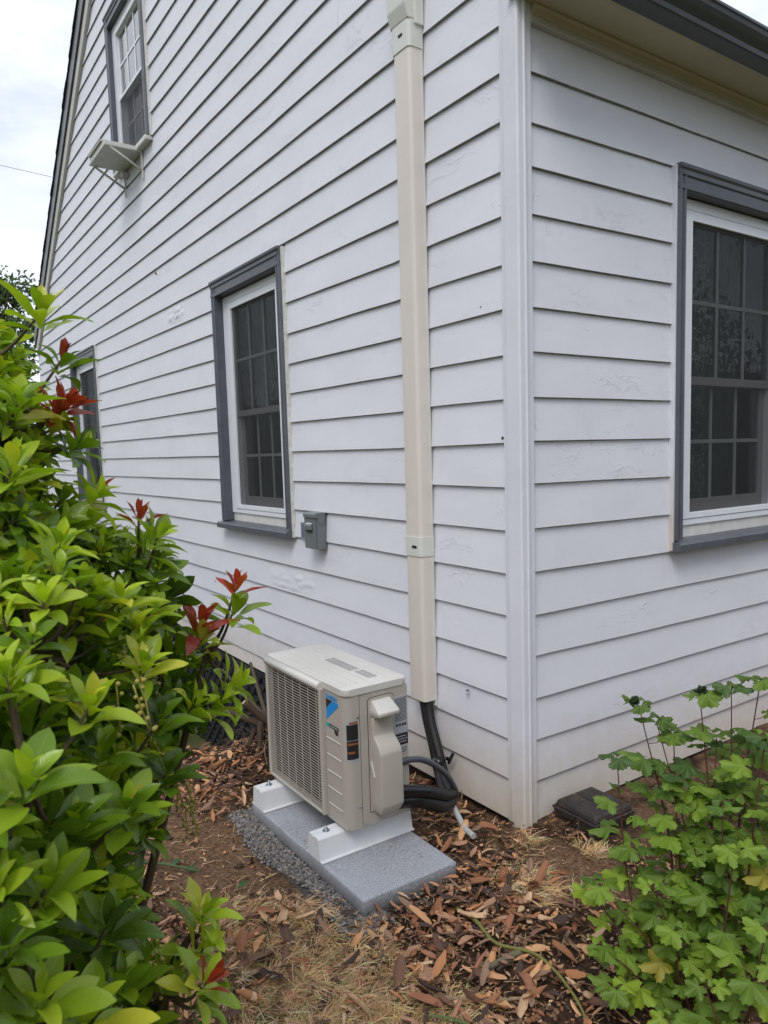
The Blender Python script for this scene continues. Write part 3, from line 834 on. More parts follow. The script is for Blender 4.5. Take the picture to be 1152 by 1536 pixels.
# ------------------------------------------------------------------ IVORY LINE-SET DUCT
duct = empty('line_set_duct', (-.645, 0, .40))
tag(duct, 'ivory plastic pipe duct running up the clapboard wall beside the corner', 'pipe duct')
def duct_poly(w, d, r=.018, g=0.):
    hw = w / 2 + g; dd = d + g; o = []
    for a in range(0, 91, 15): o.append((hw - r + r * math.sin(R_(a)) , -dd + r - r * math.cos(R_(a))))
    o = [(-x, y) for x, y in o[::-1]] + o
    return [(hw, -.0005)] + [(-hw, -.0005)] + o if False else [(-hw, -.002)] + o + [(hw, -.002)]
def duct_piece(name, z0, z1, mat, g=0., w=.124, d=.076):
    p = duct_poly(w, d, .020, g)
    b = B(); b.prism(p, 2, z0, z1); o = b.build(name, mat, duct)
    me = o.data
    bm = bmesh.new(); bm.from_mesh(me)
    for f in bm.faces: f.smooth = abs(f.normal.z) < .5
    for e in bm.edges:
        if e.calc_face_angle(0) > .6: e.smooth = False
    bm.to_mesh(me); bm.free()
    return o
# hollow bottom: outer channel as a shell
def duct_shell(z0, z1):
    p = duct_poly(.124, .076, .020, 0); q = duct_poly(.118, .073, .017, 0)
    V = []; F = []; n = len(p)
    for z in (z0, z1):
        V += [(x, y, z) for x, y in p] + [(x, y, z) for x, y in q]
    for i in range(n - 1):
        F.append((i, i + 1, 2 * n + i + 1, 2 * n + i)); F.append((n + i, 3 * n + i, 3 * n + i + 1, n + i + 1)); F.append((i, n + i, n + i + 1, i + 1))
    me = mesh_from('duct_cover', V, F, True); o = link('duct_cover', me, M['duct'], duct)
    bm = bmesh.new(); bm.from_mesh(me); bmesh.ops.recalc_face_normals(bm, faces=bm.faces)
    for e in bm.edges:
        if e.calc_face_angle(0) > .5: e.smooth = False
    bm.to_mesh(me); bm.free()
    return o
duct_shell(.0, .70)
duct_shell(.78, 3.05)
B().box((-.066, -.012, -.03), (.064, -.0015, 3.6), .002).build('back_channel', M['duct_fit'], duct)
duct_piece('coupling', .695, .785, M['duct_fit'], .004)
B().box((.0, -.0815, .733), (.034, -.0795, .745), .003).build('coupling_slot', M['ink'], duct)
# upper offset cap: widens and steps outward
p = duct_poly(.124, .076, .020, .004)
b = B(); b.prism(p, 2, 2.93, 3.04)
b.build('wall_cap_skirt', M['duct_fit'], duct)
b = B(); b.prism([(-.080, 3.04), (-.098, 3.10), (-.104, 3.6), (-.002, 3.6), (-.002, 3.04)], 0, -.070, .068, .006); b.build('wall_cap', M['duct_fit'], duct)
B().box((.064, -.05, 3.02), (.078, -.002, 3.6), .004).build('cap_flange', M['duct_fit'], duct)
B().box((-.008, -.0816, 2.985), (.022, -.0795, 2.996), .003).build('cap_slot', M['ink'], duct)

# ------------------------------------------------------------------ PAD, STANDS
pad = B().box((-.80, -.873, -.03), (.112, -.462, .062), .008, 3)
pad = pad.build('equipment_pad', M['pad'], None)
bm = bmesh.new(); bm.from_mesh(pad.data); bmesh.ops.subdivide_edges(bm, edges=[e for e in bm.edges if e.calc_length() > .1], cuts=24, use_grid_fill=True)
for v in bm.verts: v.co += Vector([0.0011 * mnoise.noise(v.co * 14 + Vector((k * 9, 0, 0))) for k in range(3)])
for f in bm.faces: f.smooth = True
bm.to_mesh(pad.data); bm.free()
tag(pad, 'speckled grey rectangular equipment pad bedded in gravel under the white stands', 'equipment pad')

def stand(x, label):
    s = empty('riser_stand', (x, -.662, .064)); tag(s, label, 'stand', 'white riser stands on the grey pad')
    L_ = .425
    pr = [(-.062, 0), (-.056, .006), (-.046, .083), (-.040, .090), (.028, .090), (.034, .083), (.055, .006), (.061, 0), (.061, .003), (-.062, .003)]
    # folded sheet channel
    out = [(-.064, 0), (-.064, .004), (-.050, .005), (-.041, .082), (-.035, .088), (-.010, .088), (-.008, .084), (.000, .084), (.002, .088), (.030, .088), (.036, .082), (.048, .005), (.062, .004), (.062, 0)]
    inner = [(x_, max(0.0, z_ - .003)) for x_, z_ in out]
    b = B()
    P = out
    b.prism(P, 1, -L_ / 2, L_ / 2)
    b.build('channel', M['stand'], s)
    for yy in (-.155, .155):
        bo = B(); bo.disc((-.004, yy, .088), (0, 0, 1), .014, .002, 16); bo.disc((-.004, yy, .090), (0, 0, 1), .0085, .007, 6); bo.disc((-.004, yy, .097), (0, 0, 1), .0045, .012, 10)
        bo.build('bolt', M['steel'], s)
    return s
stand(-.232, 'white metal riser stand nearest the camera, long face showing on the grey pad')
stand(-.735, 'white metal riser stand at the far end of the pad behind the grille')

# ------------------------------------------------------------------ CONDENSER
AX, AY, AZ = -.147, -.767, .163
ac = empty('heat_pump_condenser', (AX, AY, AZ), -.004)
tag(ac, 'beige outdoor heat pump unit with fan grille and blue logo on white stands', 'heat pump')
W_, D_, H_ = .675, .284, .548
def round_rect(x0, x1, y0, y1, r, n=6, which=(1, 1, 1, 1)):
    """corners order: (x0,y0) (x1,y0) (x1,y1) (x0,y1)"""
    cs = [((x0 + r, y0 + r), 180, which[0], (x0, y0)), ((x1 - r, y0 + r), 270, which[1], (x1, y0)), ((x1 - r, y1 - r), 0, which[2], (x1, y1)), ((x0 + r, y1 - r), 90, which[3], (x0, y1))]
    o = []
    for (c, a0, w, sharp) in cs:
        if not w: o.append(sharp); continue
        for i in range(n + 1):
            a = R_(a0 + 90 * i / n); o.append((c[0] + r * math.cos(a), c[1] + r * math.sin(a)))
    return o
def shade_auto(o, ang=.6):
    bm = bmesh.new(); bm.from_mesh(o.data)
    for f in bm.faces: f.smooth = True
    for e in bm.edges:
        if len(e.link_faces) != 2 or e.calc_face_angle(0) > ang: e.smooth = False
    bm.to_mesh(o.data); bm.free(); return o
# grille opening in the front: x from -.62 to -.165
GX0, GX1, GZ0, GZ1 = -.640, -.170, .022, .508
# cabinet built as shell pieces: right front wrap, left, back, bottom, rim round the fan opening
b = B()
pp = [(GX1, .0)]
r = .036
for i in range(9):
    a = R_(-90 + 90 * i / 8); pp.append((-r + r * math.cos(a), r + r * math.sin(a)))
pp += [(0, .0605), (-.012, .0605), (-.012, .02 + .02)]
pp += [(-.03, .015), (GX1, .012)]
b.prism(pp, 2, .002, H_ - .026)
shade_auto(b.build('front_panel', M['ac'], ac), .35)
b = B(); b.box((-.014, .0640, .002), (-.0005, D_ - .002, H_ - .026), .001); b.build('side_panel', M['ac'], ac)
b = B(); b.box((-W_, .0, .002), (-W_ + .012, D_, H_ - .026), .003); b.box((-W_ + .012, D_ - .012, .002), (-.0142, D_ - .001, H_ - .026)); b.box((-W_ + .012, .002, .0), (-.0142, D_ - .012, .012))
b.box((-W_ + .012, .0, .012), (GX0, .012, H_ - .026)); b.box((GX0, .0, GZ1), (GX1, .012, H_ - .026)); b.box((GX0, .0, .0121), (GX1, .012, GZ0))
b.build('cabinet', M['ac'], ac)
# coil and dark cavity
B().box((-W_ + .03, D_ - .04, .014), (-.02, D_ - .02, H_ - .03)).build('coil', M['coil'], ac)
B().box((-.16, .016, .014), (-.150, D_ - .04, H_ - .03)).build('partition', M['ac_dark'], ac)
fcx, fcz = -.405, .265
b = B()
rr = .222
for k in range(48):
    q_ = []
    for a0 in (2 * math.pi * k / 48, 2 * math.pi * (k + 1) / 48):
        c_, s_2 = math.cos(a0), math.sin(a0)
        tx = ((GX1 if c_ > 0 else GX0 + .001) - fcx) / c_ if abs(c_) > 1e-6 else 1e9
        tz = ((GZ1 if s_2 > 0 else GZ0) - fcz) / s_2 if abs(s_2) > 1e-6 else 1e9
        t_ = max(.2235, min(tx, tz)); q_.append(((fcx + .223 * c_, .0190, fcz + .223 * s_2), (fcx + t_ * c_, .0190, fcz + t_ * s_2)))
    v = [b.bm.verts.new(p) for p in (q_[0][0], q_[1][0], q_[1][1], q_[0][1])]; b.bm.faces.new(v)
ring = []
for k in range(40):
    a0 = 2 * math.pi * k / 40; a1 = 2 * math.pi * (k + 1) / 40
    for (ra, ya, rb, yb) in ((rr, .018, rr - .006, .055),):
        v = [b.bm.verts.new((fcx + ra * math.cos(a0), ya, fcz + ra * math.sin(a0))), b.bm.verts.new((fcx + ra * math.cos(a1), ya, fcz + ra * math.sin(a1))),
             b.bm.verts.new((fcx + rb * math.cos(a1), yb, fcz + rb * math.sin(a1))), b.bm.verts.new((fcx + rb * math.cos(a0), yb, fcz + rb * math.sin(a0)))]
        b.bm.faces.new(v)
        q = [b.bm.verts.new((fcx + rr * math.cos(a0), .0185, fcz + rr * math.sin(a0))), b.bm.verts.new((fcx + rr * math.cos(a1), .0185, fcz + rr * math.sin(a1))),
             b.bm.verts.new((fcx + 1.012 * rr * math.cos(a1) * 1.03, .0185, fcz + 1.012 * rr * math.sin(a1) * 1.03)), b.bm.verts.new((fcx + 1.012 * rr * math.cos(a0) * 1.03, .0185, fcz + 1.012 * rr * math.sin(a0) * 1.03))]
        b.bm.faces.new(q)
b.build('bell_mouth', M['fan'], ac)
B().box((-W_ + .0125, .021, .0125), (-W_ + .016, D_ - .041, H_ - .030)).build('coil_side', M['coil'], ac)
B().box((-W_ + .017, .021, .0125), (-.162, D_ - .041, .0150)).build('base_tray', M['ac_dark'], ac)
fan = empty('fan', (fcx, .075, fcz), 0, ac)
B().disc((0, -.03, 0), (0, 1, 0), .045, .05, 24).build('hub', M['fan'], fan)
for k in range(3):
    V = []; F = []; n = 9
    for j in range(n):
        a = R_(120 * k + j * 9.5)
        for q, ra in enumerate((.04, .10, .155, .205)):
            V.append((ra * math.cos(a), -.02 + .045 * j / n + .01 * q, ra * math.sin(a)))
    for j in range(n - 1):
        for q in range(3): F.append((j * 4 + q, j * 4 + q + 1, (j + 1) * 4 + q + 1, (j + 1) * 4 + q))
    link('blade', mesh_from('blade', V, F, True), M['fan'], fan)
# discharge grille, proud of the cabinet
b = B()
gy0, gy1 = -.020, .002
b.tube([(GX0 - .008, -.010, GZ1 + .018), (GX1 + .006, -.010, GZ1 + .018)], .017, 14)
b.build('grille_top_bar', M['ac_top'], ac)
b = B()
b.box((GX1 - .004, gy0, GZ0 - .012), (GX1 + .014, gy1, GZ1 + .012), .005, 3)
b.box((GX0 - .014, gy0, GZ0 - .012), (GX0 + .004, gy1, GZ1 + .012), .005, 3)
b.box((GX0 + .004, gy0 + .001, GZ0 - .012), (GX1 - .004, gy1, GZ0), .004, 2)
b.build('grille_frame', M['ac'], ac)
b = B()
nb = 42
for i in range(nb):
    z = GZ0 + (GZ1 - GZ0) * (i + .6) / nb
    b.box((GX0 + .002, -.0145, z - .0013), (GX1 - .002, -.0125, z + .0013))
for i in range(7):
    x = GX0 + (GX1 - GX0) * (i + .5) / 7
    b.box((x - .0008, -.0124, GZ0), (x + .0008, -.0095, GZ1))
o = b.build('grille_bars', M['ac'], ac); o['kind'] = 'stuff'
# ridges of the front panel, as fine raised lines
for i in range(5):
    z = .331 - i * .0660
    B().box((GX1 + .022, -.0030, z - .0018), (-.040, .001, z + .0018), .001).build('panel_ridge', M['ac_top'], ac)
# lid with rounded corners, rolled edge and shallow ribs
b = B()
lp = round_rect(-W_ - .002, .003, -.004, D_ + .002, .030, 8)
b.prism(lp, 2, H_ - .026, H_ - .001, .0025)
lid = shade_auto(b.build('lid', M['ac_top'], ac), .5)
for i in range(5):
    y = .040 + i * .045
    B().box((-W_ + .05, y - .0014, H_ - .0015), (-.05, y + .0014, H_ + .0006)).build('lid_rib', M['ac_top'], ac)
B().box((-W_ + .04, .012, H_ - .0012), (-.04, .0135, H_ + .0004)).build('lid_rib', M['ac_top'], ac)
# moulded print on the lid: rows of tiny marks
b = B()
for blk, (xa, xb, ya, yb) in enumerate(((-.42, -.21, .150, .196), (-.19, -.08, .158, .196))):
    y = ya
    while y < yb:
        x = xa
        while x < xb:
            wd = rng.uniform(.004, .014)
            b.box((x, y, H_ - .001), (min(x + wd, xb), y + .0032, H_ + .0006)); x += wd + .0025
        y += .0062
o = b.build('printed_notice', M['grey_ink'], ac); o['kind'] = 'stuff'
def screw(x, y, z, nrm, parent=ac, r=.0055):
    b = B(); b.disc((x, y, z), nrm, r, .002, 12, r * .7); b.build('screw', M['steel'], parent)
screw(.0, .095, H_ - .040 + .026 - .0, (1, 0, 0)); screw(.0, .052, .435, (1, 0, 0), r=.006); screw(.0, .052, .085, (1, 0, 0)); screw(.0, .075, .012, (1, 0, 0), r=.0045); screw(.0, .215, .050, (1, 0, 0), r=.0045)
# logo panel: lettering and chevron
def text_obj(s, size, name, mat, parent, mtx, ext=.0004, sx=1.):
    cu = bpy.data.curves.new(name, 'FONT'); cu.body = s; cu.size = size; cu.extrude = ext; cu.offset = size * .022; cu.resolution_u = 3
    t = bpy.data.objects.new('tmp', cu); C.objects.link(t)
    dg = bpy.context.evaluated_depsgraph_get(); me = bpy.data.meshes.new_from_object(t.evaluated_get(dg))
    bpy.data.objects.remove(t); me.name = name; me.materials.clear(); me.materials.append(mat)
    o = link(name, me, None, parent, mtx @ Matrix.Diagonal((sx, 1, 1, 1))); return o
MF = Matrix(((1, 0, 0, 0), (0, 0, -1, 0), (0, 1, 0, 0), (0, 0, 0, 1)))      # text plane -> front face (x right, z up)
text_obj('DAIKIN', .0235, 'logo_lettering', M['blue'], ac, Matrix.Translation((-.1440, -.0012, .4890)) @ MF, sx=1.12)
def flat(name, pts, mat, y=-.0008):
    b = B(); b.prism(pts, 1, y, .0005); return b.build(name, mat, ac)
flat('logo_black_wedge', [(-.143, .485), (-.0955, .485), (-.143, .4455)], M['logo_black'])
flat('logo_blue_band', [(-.0940, .485), (-.049, .485), (-.051, .471), (-.143, .401), (-.143, .4440)], M['blue'])
flat('logo_teal_square', [(-.145, .391), (-.1225, .391), (-.1225, .375), (-.145, .375)], M['teal'])
flat('logo_black_strip', [(-.122, .390), (-.052, .390), (-.052, .376), (-.122, .376)], M['logo_black'])
b = B()
for i in range(9): b.box((-.115 + i * .0064, -.0013, .3805), (-.115 + i * .0064 + .0044, -.0006, .3860))
o = b.build('strip_lettering', M['sticker'], ac); o['kind'] = 'stuff'
flat('logo_small_mark', [(-.086, .374), (-.058, .374), (-.057, .358), (-.074, .357), (-.083, .364)], M['logo_black'])
# warning label wrapped on the rounded corner
def wrap_patch(name, y0, z0, y1, z1, mat, off):
    # arc-length mapping along the corner: s=0 at (x=-r, front), arc length r*pi/2, then along the side
    V = []; F = []; n = 8
    def pt(s):
        arc = r * math.pi / 2
        if s < arc:
            a = -math.pi / 2 + s / r; return (-r + (r + off) * math.cos(a), r + (r + off) * math.sin(a))
        return (off, r + s - arc)
    for i in range(n + 1):
        x, y = pt(y0 + (y1 - y0) * i / n); V += [(x, y, z0), (x, y, z1)]
    for i in range(n): F.append((2 * i, 2 * i + 2, 2 * i + 3, 2 * i + 1))
    link(name, mesh_from(name, V, F), mat, ac)
s0 = .024
wrap_patch('warning_label', s0, .265, s0 + .052, .428, M['sticker'], .0006)
wrap_patch('warning_label_text', s0 + .003, .352, s0 + .049, .412, M['ink'], .0010)
wrap_patch('warning_label_text', s0 + .003, .278, s0 + .049, .350, M['ink'], .0010)
wrap_patch('warning_label_band', s0 + .006, .333, s0 + .046, .342, M['orange'], .0014)
wrap_patch('warning_label_band', s0 + .006, .300, s0 + .034, .309, M['orange'], .0014)
wrap_patch('warning_label_band', s0 + .014, .4145, s0 + .048, .4225, M['orange'], .0014)
# nameplates on the side panel
def plate(name, y0, y1, z0, z1, mat, x=.0012):
    B().box((-.0004, y0, z0), (x, y1, z1)).build(name, mat, ac)
plate('rating_plate', .217, .279, .330, .478, M['sticker'])
b = B()
z = .468
while z > .375:
    y = .221
    while y < .272:
        wd = rng.uniform(.003, .012); b.box((.001, y, z), (.0017, min(y + wd, .275), z + .0022)); y += wd + .002
    z -= .0052
for yy in (.224, .238, .252, .264): b.box((.001, yy, .358), (.0017, yy + .009, .368))
o = b.build('rating_plate_print', M['ink'], ac); o['kind'] = 'stuff'
plate('black_plate', .217, .279, .282, .327, M['logo_black'])
b = B()
for zz in (.314, .303, .292):
    y = .221
    while y < .270: wd = rng.uniform(.003, .010); b.box((.001, y, zz), (.0017, y + wd, zz + .004)); y += wd + .002
o = b.build('black_plate_print', M['sticker'], ac); o['kind'] = 'stuff'
plate('small_plate', .217, .279, .246, .278, M['sticker'])
b = B()
for q in range(4):
    y = .221
    while y < .270: wd = rng.uniform(.003, .010); b.box((.001, y, .251 + q * .006), (.0017, y + wd, .2535 + q * .006)); y += wd + .002
o = b.build('small_plate_print', M['ink'], ac); o['kind'] = 'stuff'
plate('hazard_sticker', .206, .232, .190, .226, M['yellow'])
plate('hazard_sticker_centre', .2095, .2285, .194, .219, M['sticker'], .0018)
b = B()
for yy in (.247, .257, .267): b.box((-.0004, yy, .196), (.0012, yy + .006, .208))
b.build('side_print', M['ink'], ac)
# service cover: dark plate as painted gap shadow, hood, sloping lower housing
rp = round_rect(.098, .216, .052, .498, .018, 5, (0, 0, 1, 1))
b = B(); b.prism([((y - .157) * 1.032 + .157, (z - .275) * 1.009 + .275) for y, z in rp], 0, -.0009, .0007); b.build('plate_gap_shadow', M['ac_dark'], ac)
b = B(); b.prism([(y, z) for y, z in rp], 0, -.0008, .0028, .0010); b.build('service_plate', M['ac'], ac)
B().box((-.006, .0607, .004), (-.0040, .0638, H_ - .027)).build('panel_seam', M['ac_dark'], ac)
def loft_yz(name, secs, mat, bevel=.004):
    """secs: list of (z, y0, y1, x) from top to bottom, closed solid"""
    b = B(); rings = []
    for (z, y0, y1, x) in secs:
        rings.append([b.bm.verts.new(p) for p in ((.002, y0, z), (x, y0, z), (x, y1, z), (.002, y1, z))])
    for i in range(len(rings) - 1):
        for k in range(4): b.bm.faces.new((rings[i][k], rings[i][(k + 1) % 4], rings[i + 1][(k + 1) % 4], rings[i + 1][k]))
    b.bm.faces.new(rings[0]); b.bm.faces.new(rings[-1][::-1])
    es = [e for e in b.bm.edges if all(v.co.x > .004 for v in e.verts) or abs(e.verts[0].co.x - e.verts[1].co.x) > .01]
    bmesh.ops.bevel(b.bm, geom=es, offset=bevel, segments=3, affect='EDGES', profile=.5)
    return shade_auto(b.build(name, mat, ac), .5)
loft_yz('cover_handle', [(.487, .112, .196, .010), (.452, .106, .202, .066), (.436, .108, .200, .064), (.424, .114, .194, .020)], M['ac_top'], .004)
loft_yz('service_cover', [(.420, .112, .198, .014), (.385, .110, .200, .016), (.352, .110, .202, .018), (.318, .108, .204, .056), (.295, .106, .205, .070), (.200, .104, .205, .073), (.090, .104, .205, .073), (.062, .108, .198, .060), (.052, .112, .192, .045)], M['ac'], .006)
B().box((.012, .113, .4205), (.020, .197, .4245), .001).build('cover_lip', M['ac_top'], ac)
# slanted rib on the cover's left flank
V = [Vector((.018, .098, .252)), Vector((.070, .098, .200))]
bb_ = B(); bb_.box((-.003, -.004, -.003), (.003, .004, .058), .001, mtx=Matrix.Translation((.028, .1025, .200)) @ Matrix.Rotation(R_(-22), 4, 'Y')); bb_.build('cover_rib', M['ac_top'], ac)
# drain socket under the cabinet, short feet
for xx in (-.09, -.585):
    for yy in (.045, .235):
        b = B(); b.box((xx - .02, yy - .012, -.012), (xx + .02, yy + .012, .0), .002); b.build('foot', M['ac'], ac)
B().disc((-.2, -.004, .008), (0, 0, 1), .006, .014, 10).build('drain_clip', M['ac'], ac)

# ------------------------------------------------------------------ LINES
def hose(name, pts, rad, mat, label, cat, n=12, res=8):
    b = B(); sp_ = spline(pts, res)
    b.tube(sp_, rad, n); o = b.build(name, mat, None); 
    tag(o, label, cat); return o
lineset = empty('refrigerant_line_set', (-.62, -.04, .42))
tag(lineset, 'thick black insulated refrigerant lines dropping from the duct and looping back to the unit', 'pipe')
def lpart(name, pts, rad, mat, n=14):
    b = B(); b.tube([Vector(p) - Vector((-.62, -.04, .42)) for p in spline(pts, 8)], rad, n); return b.build(name, mat, lineset)
lpart('insulated_line', [(-.640, -.038, .55), (-.632, -.038, .404), (-.605, -.042, .305), (-.556, -.050, .205), (-.490, -.072, .105), (-.400, -.115, .055), (-.280, -.170, .065), (-.190, -.28, .105), (-.145, -.37, .155), (-.140, -.46, .205), (-.150, -.535, .215)], .027, M['rubber'])
lpart('insulated_line', [(-.618, -.034, .55), (-.612, -.036, .404), (-.585, -.042, .305), (-.532, -.050, .205), (-.462, -.070, .110), (-.360, -.120, .085), (-.255, -.185, .115), (-.190, -.27, .150), (-.150, -.35, .195), (-.128, -.42, .230), (-.140, -.535, .262)], .023, M['rubber'])
lpart('taped_end', [(-.131, -.405, .226), (-.127, -.435, .236), (-.135, -.500, .254), (-.138, -.535, .262)], .0245, M['tape'])
lpart('taped_end', [(-.138, -.44, .196), (-.141, -.48, .207), (-.150, -.53, .215)], .028, M['tape'])
b = B(); b.disc((-.137 + .62, -.5 + .04, .236 - .42), (0, 1, .1), .012, .06, 10); b.build('brass_flare_fitting', simple('brass', (.5, .36, .16), .3, .9), lineset)
tp = B(); tp.tube([Vector(q) - Vector((-.62, -.04, .42)) for q in ((-.505, -.066, .150), (-.482, -.074, .118))], .033, 14); tp.build('tape_wrap', M['tape'], lineset)
b = B(); b.box((-.006, -.010, -.03), (.006, .002, .04), .002, mtx=Matrix.Translation((-.462 + .62, -.02 + .04, .150 - .42)) @ Matrix.Rotation(R_(30), 4, 'Y'))
b.box((-.016, -.012, -.006), (.016, .002, .008), .002, mtx=Matrix.Translation((-.470 + .62, -.025 + .04, .148 - .42))); b.build('pipe_clip', M['tape'], lineset)
hose('electrical_conduit', [(-.150, -.535, .372), (-.139, -.50, .379), (-.143, -.43, .362), (-.166, -.35, .312), (-.205, -.25, .225), (-.238, -.18, .130), (-.275, -.145, .080), (-.33, -.125, .070), (-.39, -.105, .068)], .0125, M['conduit'],
     'slim slate grey electrical conduit arching over the black refrigerant lines', 'conduit')
hose('drain_hose', [(-.270, -.175, .085), (-.235, -.195, .064), (-.170, -.215, .036), (-.110, -.235, .024), (-.045, -.245, .022)], .0125, M['lightpipe'],
     'short light grey drain hose end lying on the soil below the lines', 'hose')

# ------------------------------------------------------------------ DISCONNECT BOX
db = empty('disconnect_box', (-1.735, -.002, 1.035))
tag(db, 'small grey enamel electrical disconnect box beside the gable window sill', 'electrical box')
B().box((.004, -.058, .0), (.136, .0, .205), .003).build('enclosure', M['disc'], db)
b = B(); b.box((-.002, -.068, .002), (.128, -.0585, .182), .003); b.build('door', M['disc'], db)
b = B(); b.prism([(-.074, .183), (-.074, .203), (-.066, .212), (.0, .214), (.0, .183)], 0, -.003, .139, .002); b.build('hood', M['disc'], db)
b = B(); b.disc((.1365, -.030, .168), (1, 0, 0), .023, .004, 20); b.build('knockout', M['disc'], db)
b = B(); b.box((.026, -.080, .112), (.100, -.069, .148), .003); b.build('latch', M['disc'], db)
b = B(); b.prism([(-.082, .140), (-.069, .153), (-.069, .140)], 0, .026, .098); b.build('latch_face', M['latch'], db)
B().box((.030, -.0765, .102), (.098, -.0685, .110)).build('latch_recess', M['ink'], db)
tagp = empty('paper_tag', (-1.905, -.003, 1.075)); tag(tagp, 'blue and white printed paper label between window sill and grey disconnect box', 'label')
B().box((0, -.003, 0), (.052, 0, .10)).build('card', M['sticker'], tagp)
b = B()
for i in range(9):
    x = .004
    while x < .044: wd = rng.uniform(.004, .012); b.box((x, -.0042, .008 + i * .010), (min(x + wd, .049), -.003, .013 + i * .010)); x += wd + .002
o = b.build('print', simple('navy_ink', (.03, .04, .13), .5, bstr=0), tagp); o['kind'] = 'stuff'

# ------------------------------------------------------------------ BLACK BOX BY THE RIGHT WALL
bx = empty('plastic_box', (.034, .130, -.004), R_(-1.5))
tag(bx, 'dusty black plastic lidded box on the ground against the wall beside the leafy shrub', 'box')
m, n, b, o_ = new_mat('dusty_black_plastic'); t = n.nodes.new('ShaderNodeTexCoord').outputs['Object']
q1 = noise_tex(n, t, 14, 6, .7); q2 = noise_tex(n, t, 120, 3, .7)
dust = math_(n, 'MULTIPLY', ramp(n, q1.outputs['Fac'], [(.42, (.1, .1, .1)), (.62, (.9, .9, .9))]), ramp(n, q2.outputs['Fac'], [(.42, (0, 0, 0)), (.60, (1, 1, 1))]))
n.links.new(mixc(n, dust, (.018, .017, .018), (.11, .075, .052)), b.inputs['Base Color']); b.inputs['Roughness'].default_value = .55
bump(n, b, q2.outputs['Fac'], .4, .002); M['blackplastic'] = m
b = B()
def tray(b, x0, x1, y0, y1, z0, z1, dx):
    V = [(x0 + dx, y0 + dx, z0), (x1 - dx, y0 + dx, z0), (x1 - dx, y1 - dx, z0), (x0 + dx, y1 - dx, z0), (x0, y0, z1), (x1, y0, z1), (x1, y1, z1), (x0, y1, z1)]
    vs_ = [b.bm.verts.new(v) for v in V]
    for f in ((3, 2, 1, 0), (4, 5, 6, 7), (0, 1, 5, 4), (1, 2, 6, 5), (2, 3, 7, 6), (3, 0, 4, 7)): b.bm.faces.new([vs_[i] for i in f])
    es = list({e for v in vs_ for e in v.link_edges}); bmesh.ops.bevel(b.bm, geom=es, offset=.006, segments=2, affect='EDGES', profile=.5)
tray(b, 0, .235, 0, .235, 0, .066, .012); b.build('base_tray', M['blackplastic'], bx)
b = B(); b.box((-.003, -.003, .066), (.238, .238, .078), .004); b.build('flange', M['blackplastic'], bx)
b = B(); V = [(.004, .004, .078), (.231, .004, .078), (.231, .231, .078), (.004, .231, .078), (.014, .014, .104), (.221, .014, .104), (.221, .221, .104), (.014, .221, .104)]
vs_ = [b.bm.verts.new(v) for v in V]
for f in ((3, 2, 1, 0), (4, 5, 6, 7), (0, 1, 5, 4), (1, 2, 6, 5), (2, 3, 7, 6), (3, 0, 4, 7)): b.bm.faces.new([vs_[i] for i in f])
bmesh.ops.bevel(b.bm, geom=list(b.bm.edges), offset=.007, segments=2, affect='EDGES', profile=.5)
b.build('lid', M['blackplastic'], bx)
B().box((.035, .112, .1035), (.205, .118, .1065), .001).build('lid_seam', M['blackplastic'], bx)
B().box((.075, -.014, .060), (.125, -.008, .082), .002).build('catch', M['blackplastic'], bx)
B().tube([(.150, -.010, .074), (.165, -.02, .05), (.16, -.024, .02), (.148, -.02, .0)], .003, 6).build('latch_wire', M['blackplastic'], bx)

# ------------------------------------------------------------------ WINDOW SHELF BRACKET
sh = empty('window_unit_shelf', (-5.125, 0, 4.225))
tag(sh, 'weathered white support shelf on two braces under the upstairs window', 'shelf bracket')
B().box((0, -.315, 0), (.555, -.001, .022), .003).build('platform', M['shelfwood'], sh)
B().box((.0, -.305, .030), (.50, -.01, .060), .003).build('sill_box', M['shelfwood'], sh)
B().box((.01, -.32, .066), (.44, -.12, .082), .003).build('top_slat', M['shelfwood'], sh)
for x in (.0, .53):
    b = B(); b.tube([(x + .012, -.275, .0), (x + .012, -.012, -.150)], .011, 4); b.build('brace', M['shelfwood'], sh)
    B().box((x, -.014, -.225), (x + .024, -.002, .0), .002).build('wall_strap', M['shelfwood'], sh)
    for zz in (-.20, -.09): B().box((x + .004, -.019, zz), (x + .014, -.014, zz + .01)).build('screw', M['steel'], sh)
B().box((.03, -.05, -.07), (.10, -.002, -.03), .003).build('wedge_block', M['shelfwood'], sh)

# ------------------------------------------------------------------ leaf templates
def leaf_tmpl(L=1., w=.30, n=7, fold=.25, droop=.25, twist=0., wav=.0, tip=1.3, base=.7):
    """length along +Y, width along X, surface normal +Z; returns V,F,UV. unit length L"""
    V = []; U = []
    for i in range(n + 1):
        t = i / n
        hw = w * .5 * (math.sin(math.pi * t ** 1.22) ** .80)
        if i == 0: hw = w * .05
        if i == n: hw = .002
        y = L * (t - droop * .25 * t * t); z = -droop * L * t * t * .8 + .04 * math.sin(t * 3)
        a = twist * t
        for s in (-1, 0, 1):
            zz = z + (fold * hw if s else 0) + (wav * math.sin(t * 9 + s * 2) * abs(s))
            V.append((s * hw * math.cos(a), y, zz + s * hw * math.sin(a))); U.append((.5 + .5 * s * (hw / (w * .5)), t))
    F = []
    for i in range(n):
        for s in (0, 1):
            a = i * 3 + s; F.append((a, a + 1, a + 4, a + 3))
    return np.array(V), [np.array(F)], np.array(U)
P_T = [leaf_tmpl(1, .39, 8, .45, .18, .2, .014), leaf_tmpl(1, .42, 8, .32, .05, -.3, .018), leaf_tmpl(1, .31, 8, .55, .42, .15, .012), leaf_tmpl(1, .40, 8, .40, -.12, .0, .02), leaf_tmpl(1, .33, 8, .50, .28, -.45, .02)]
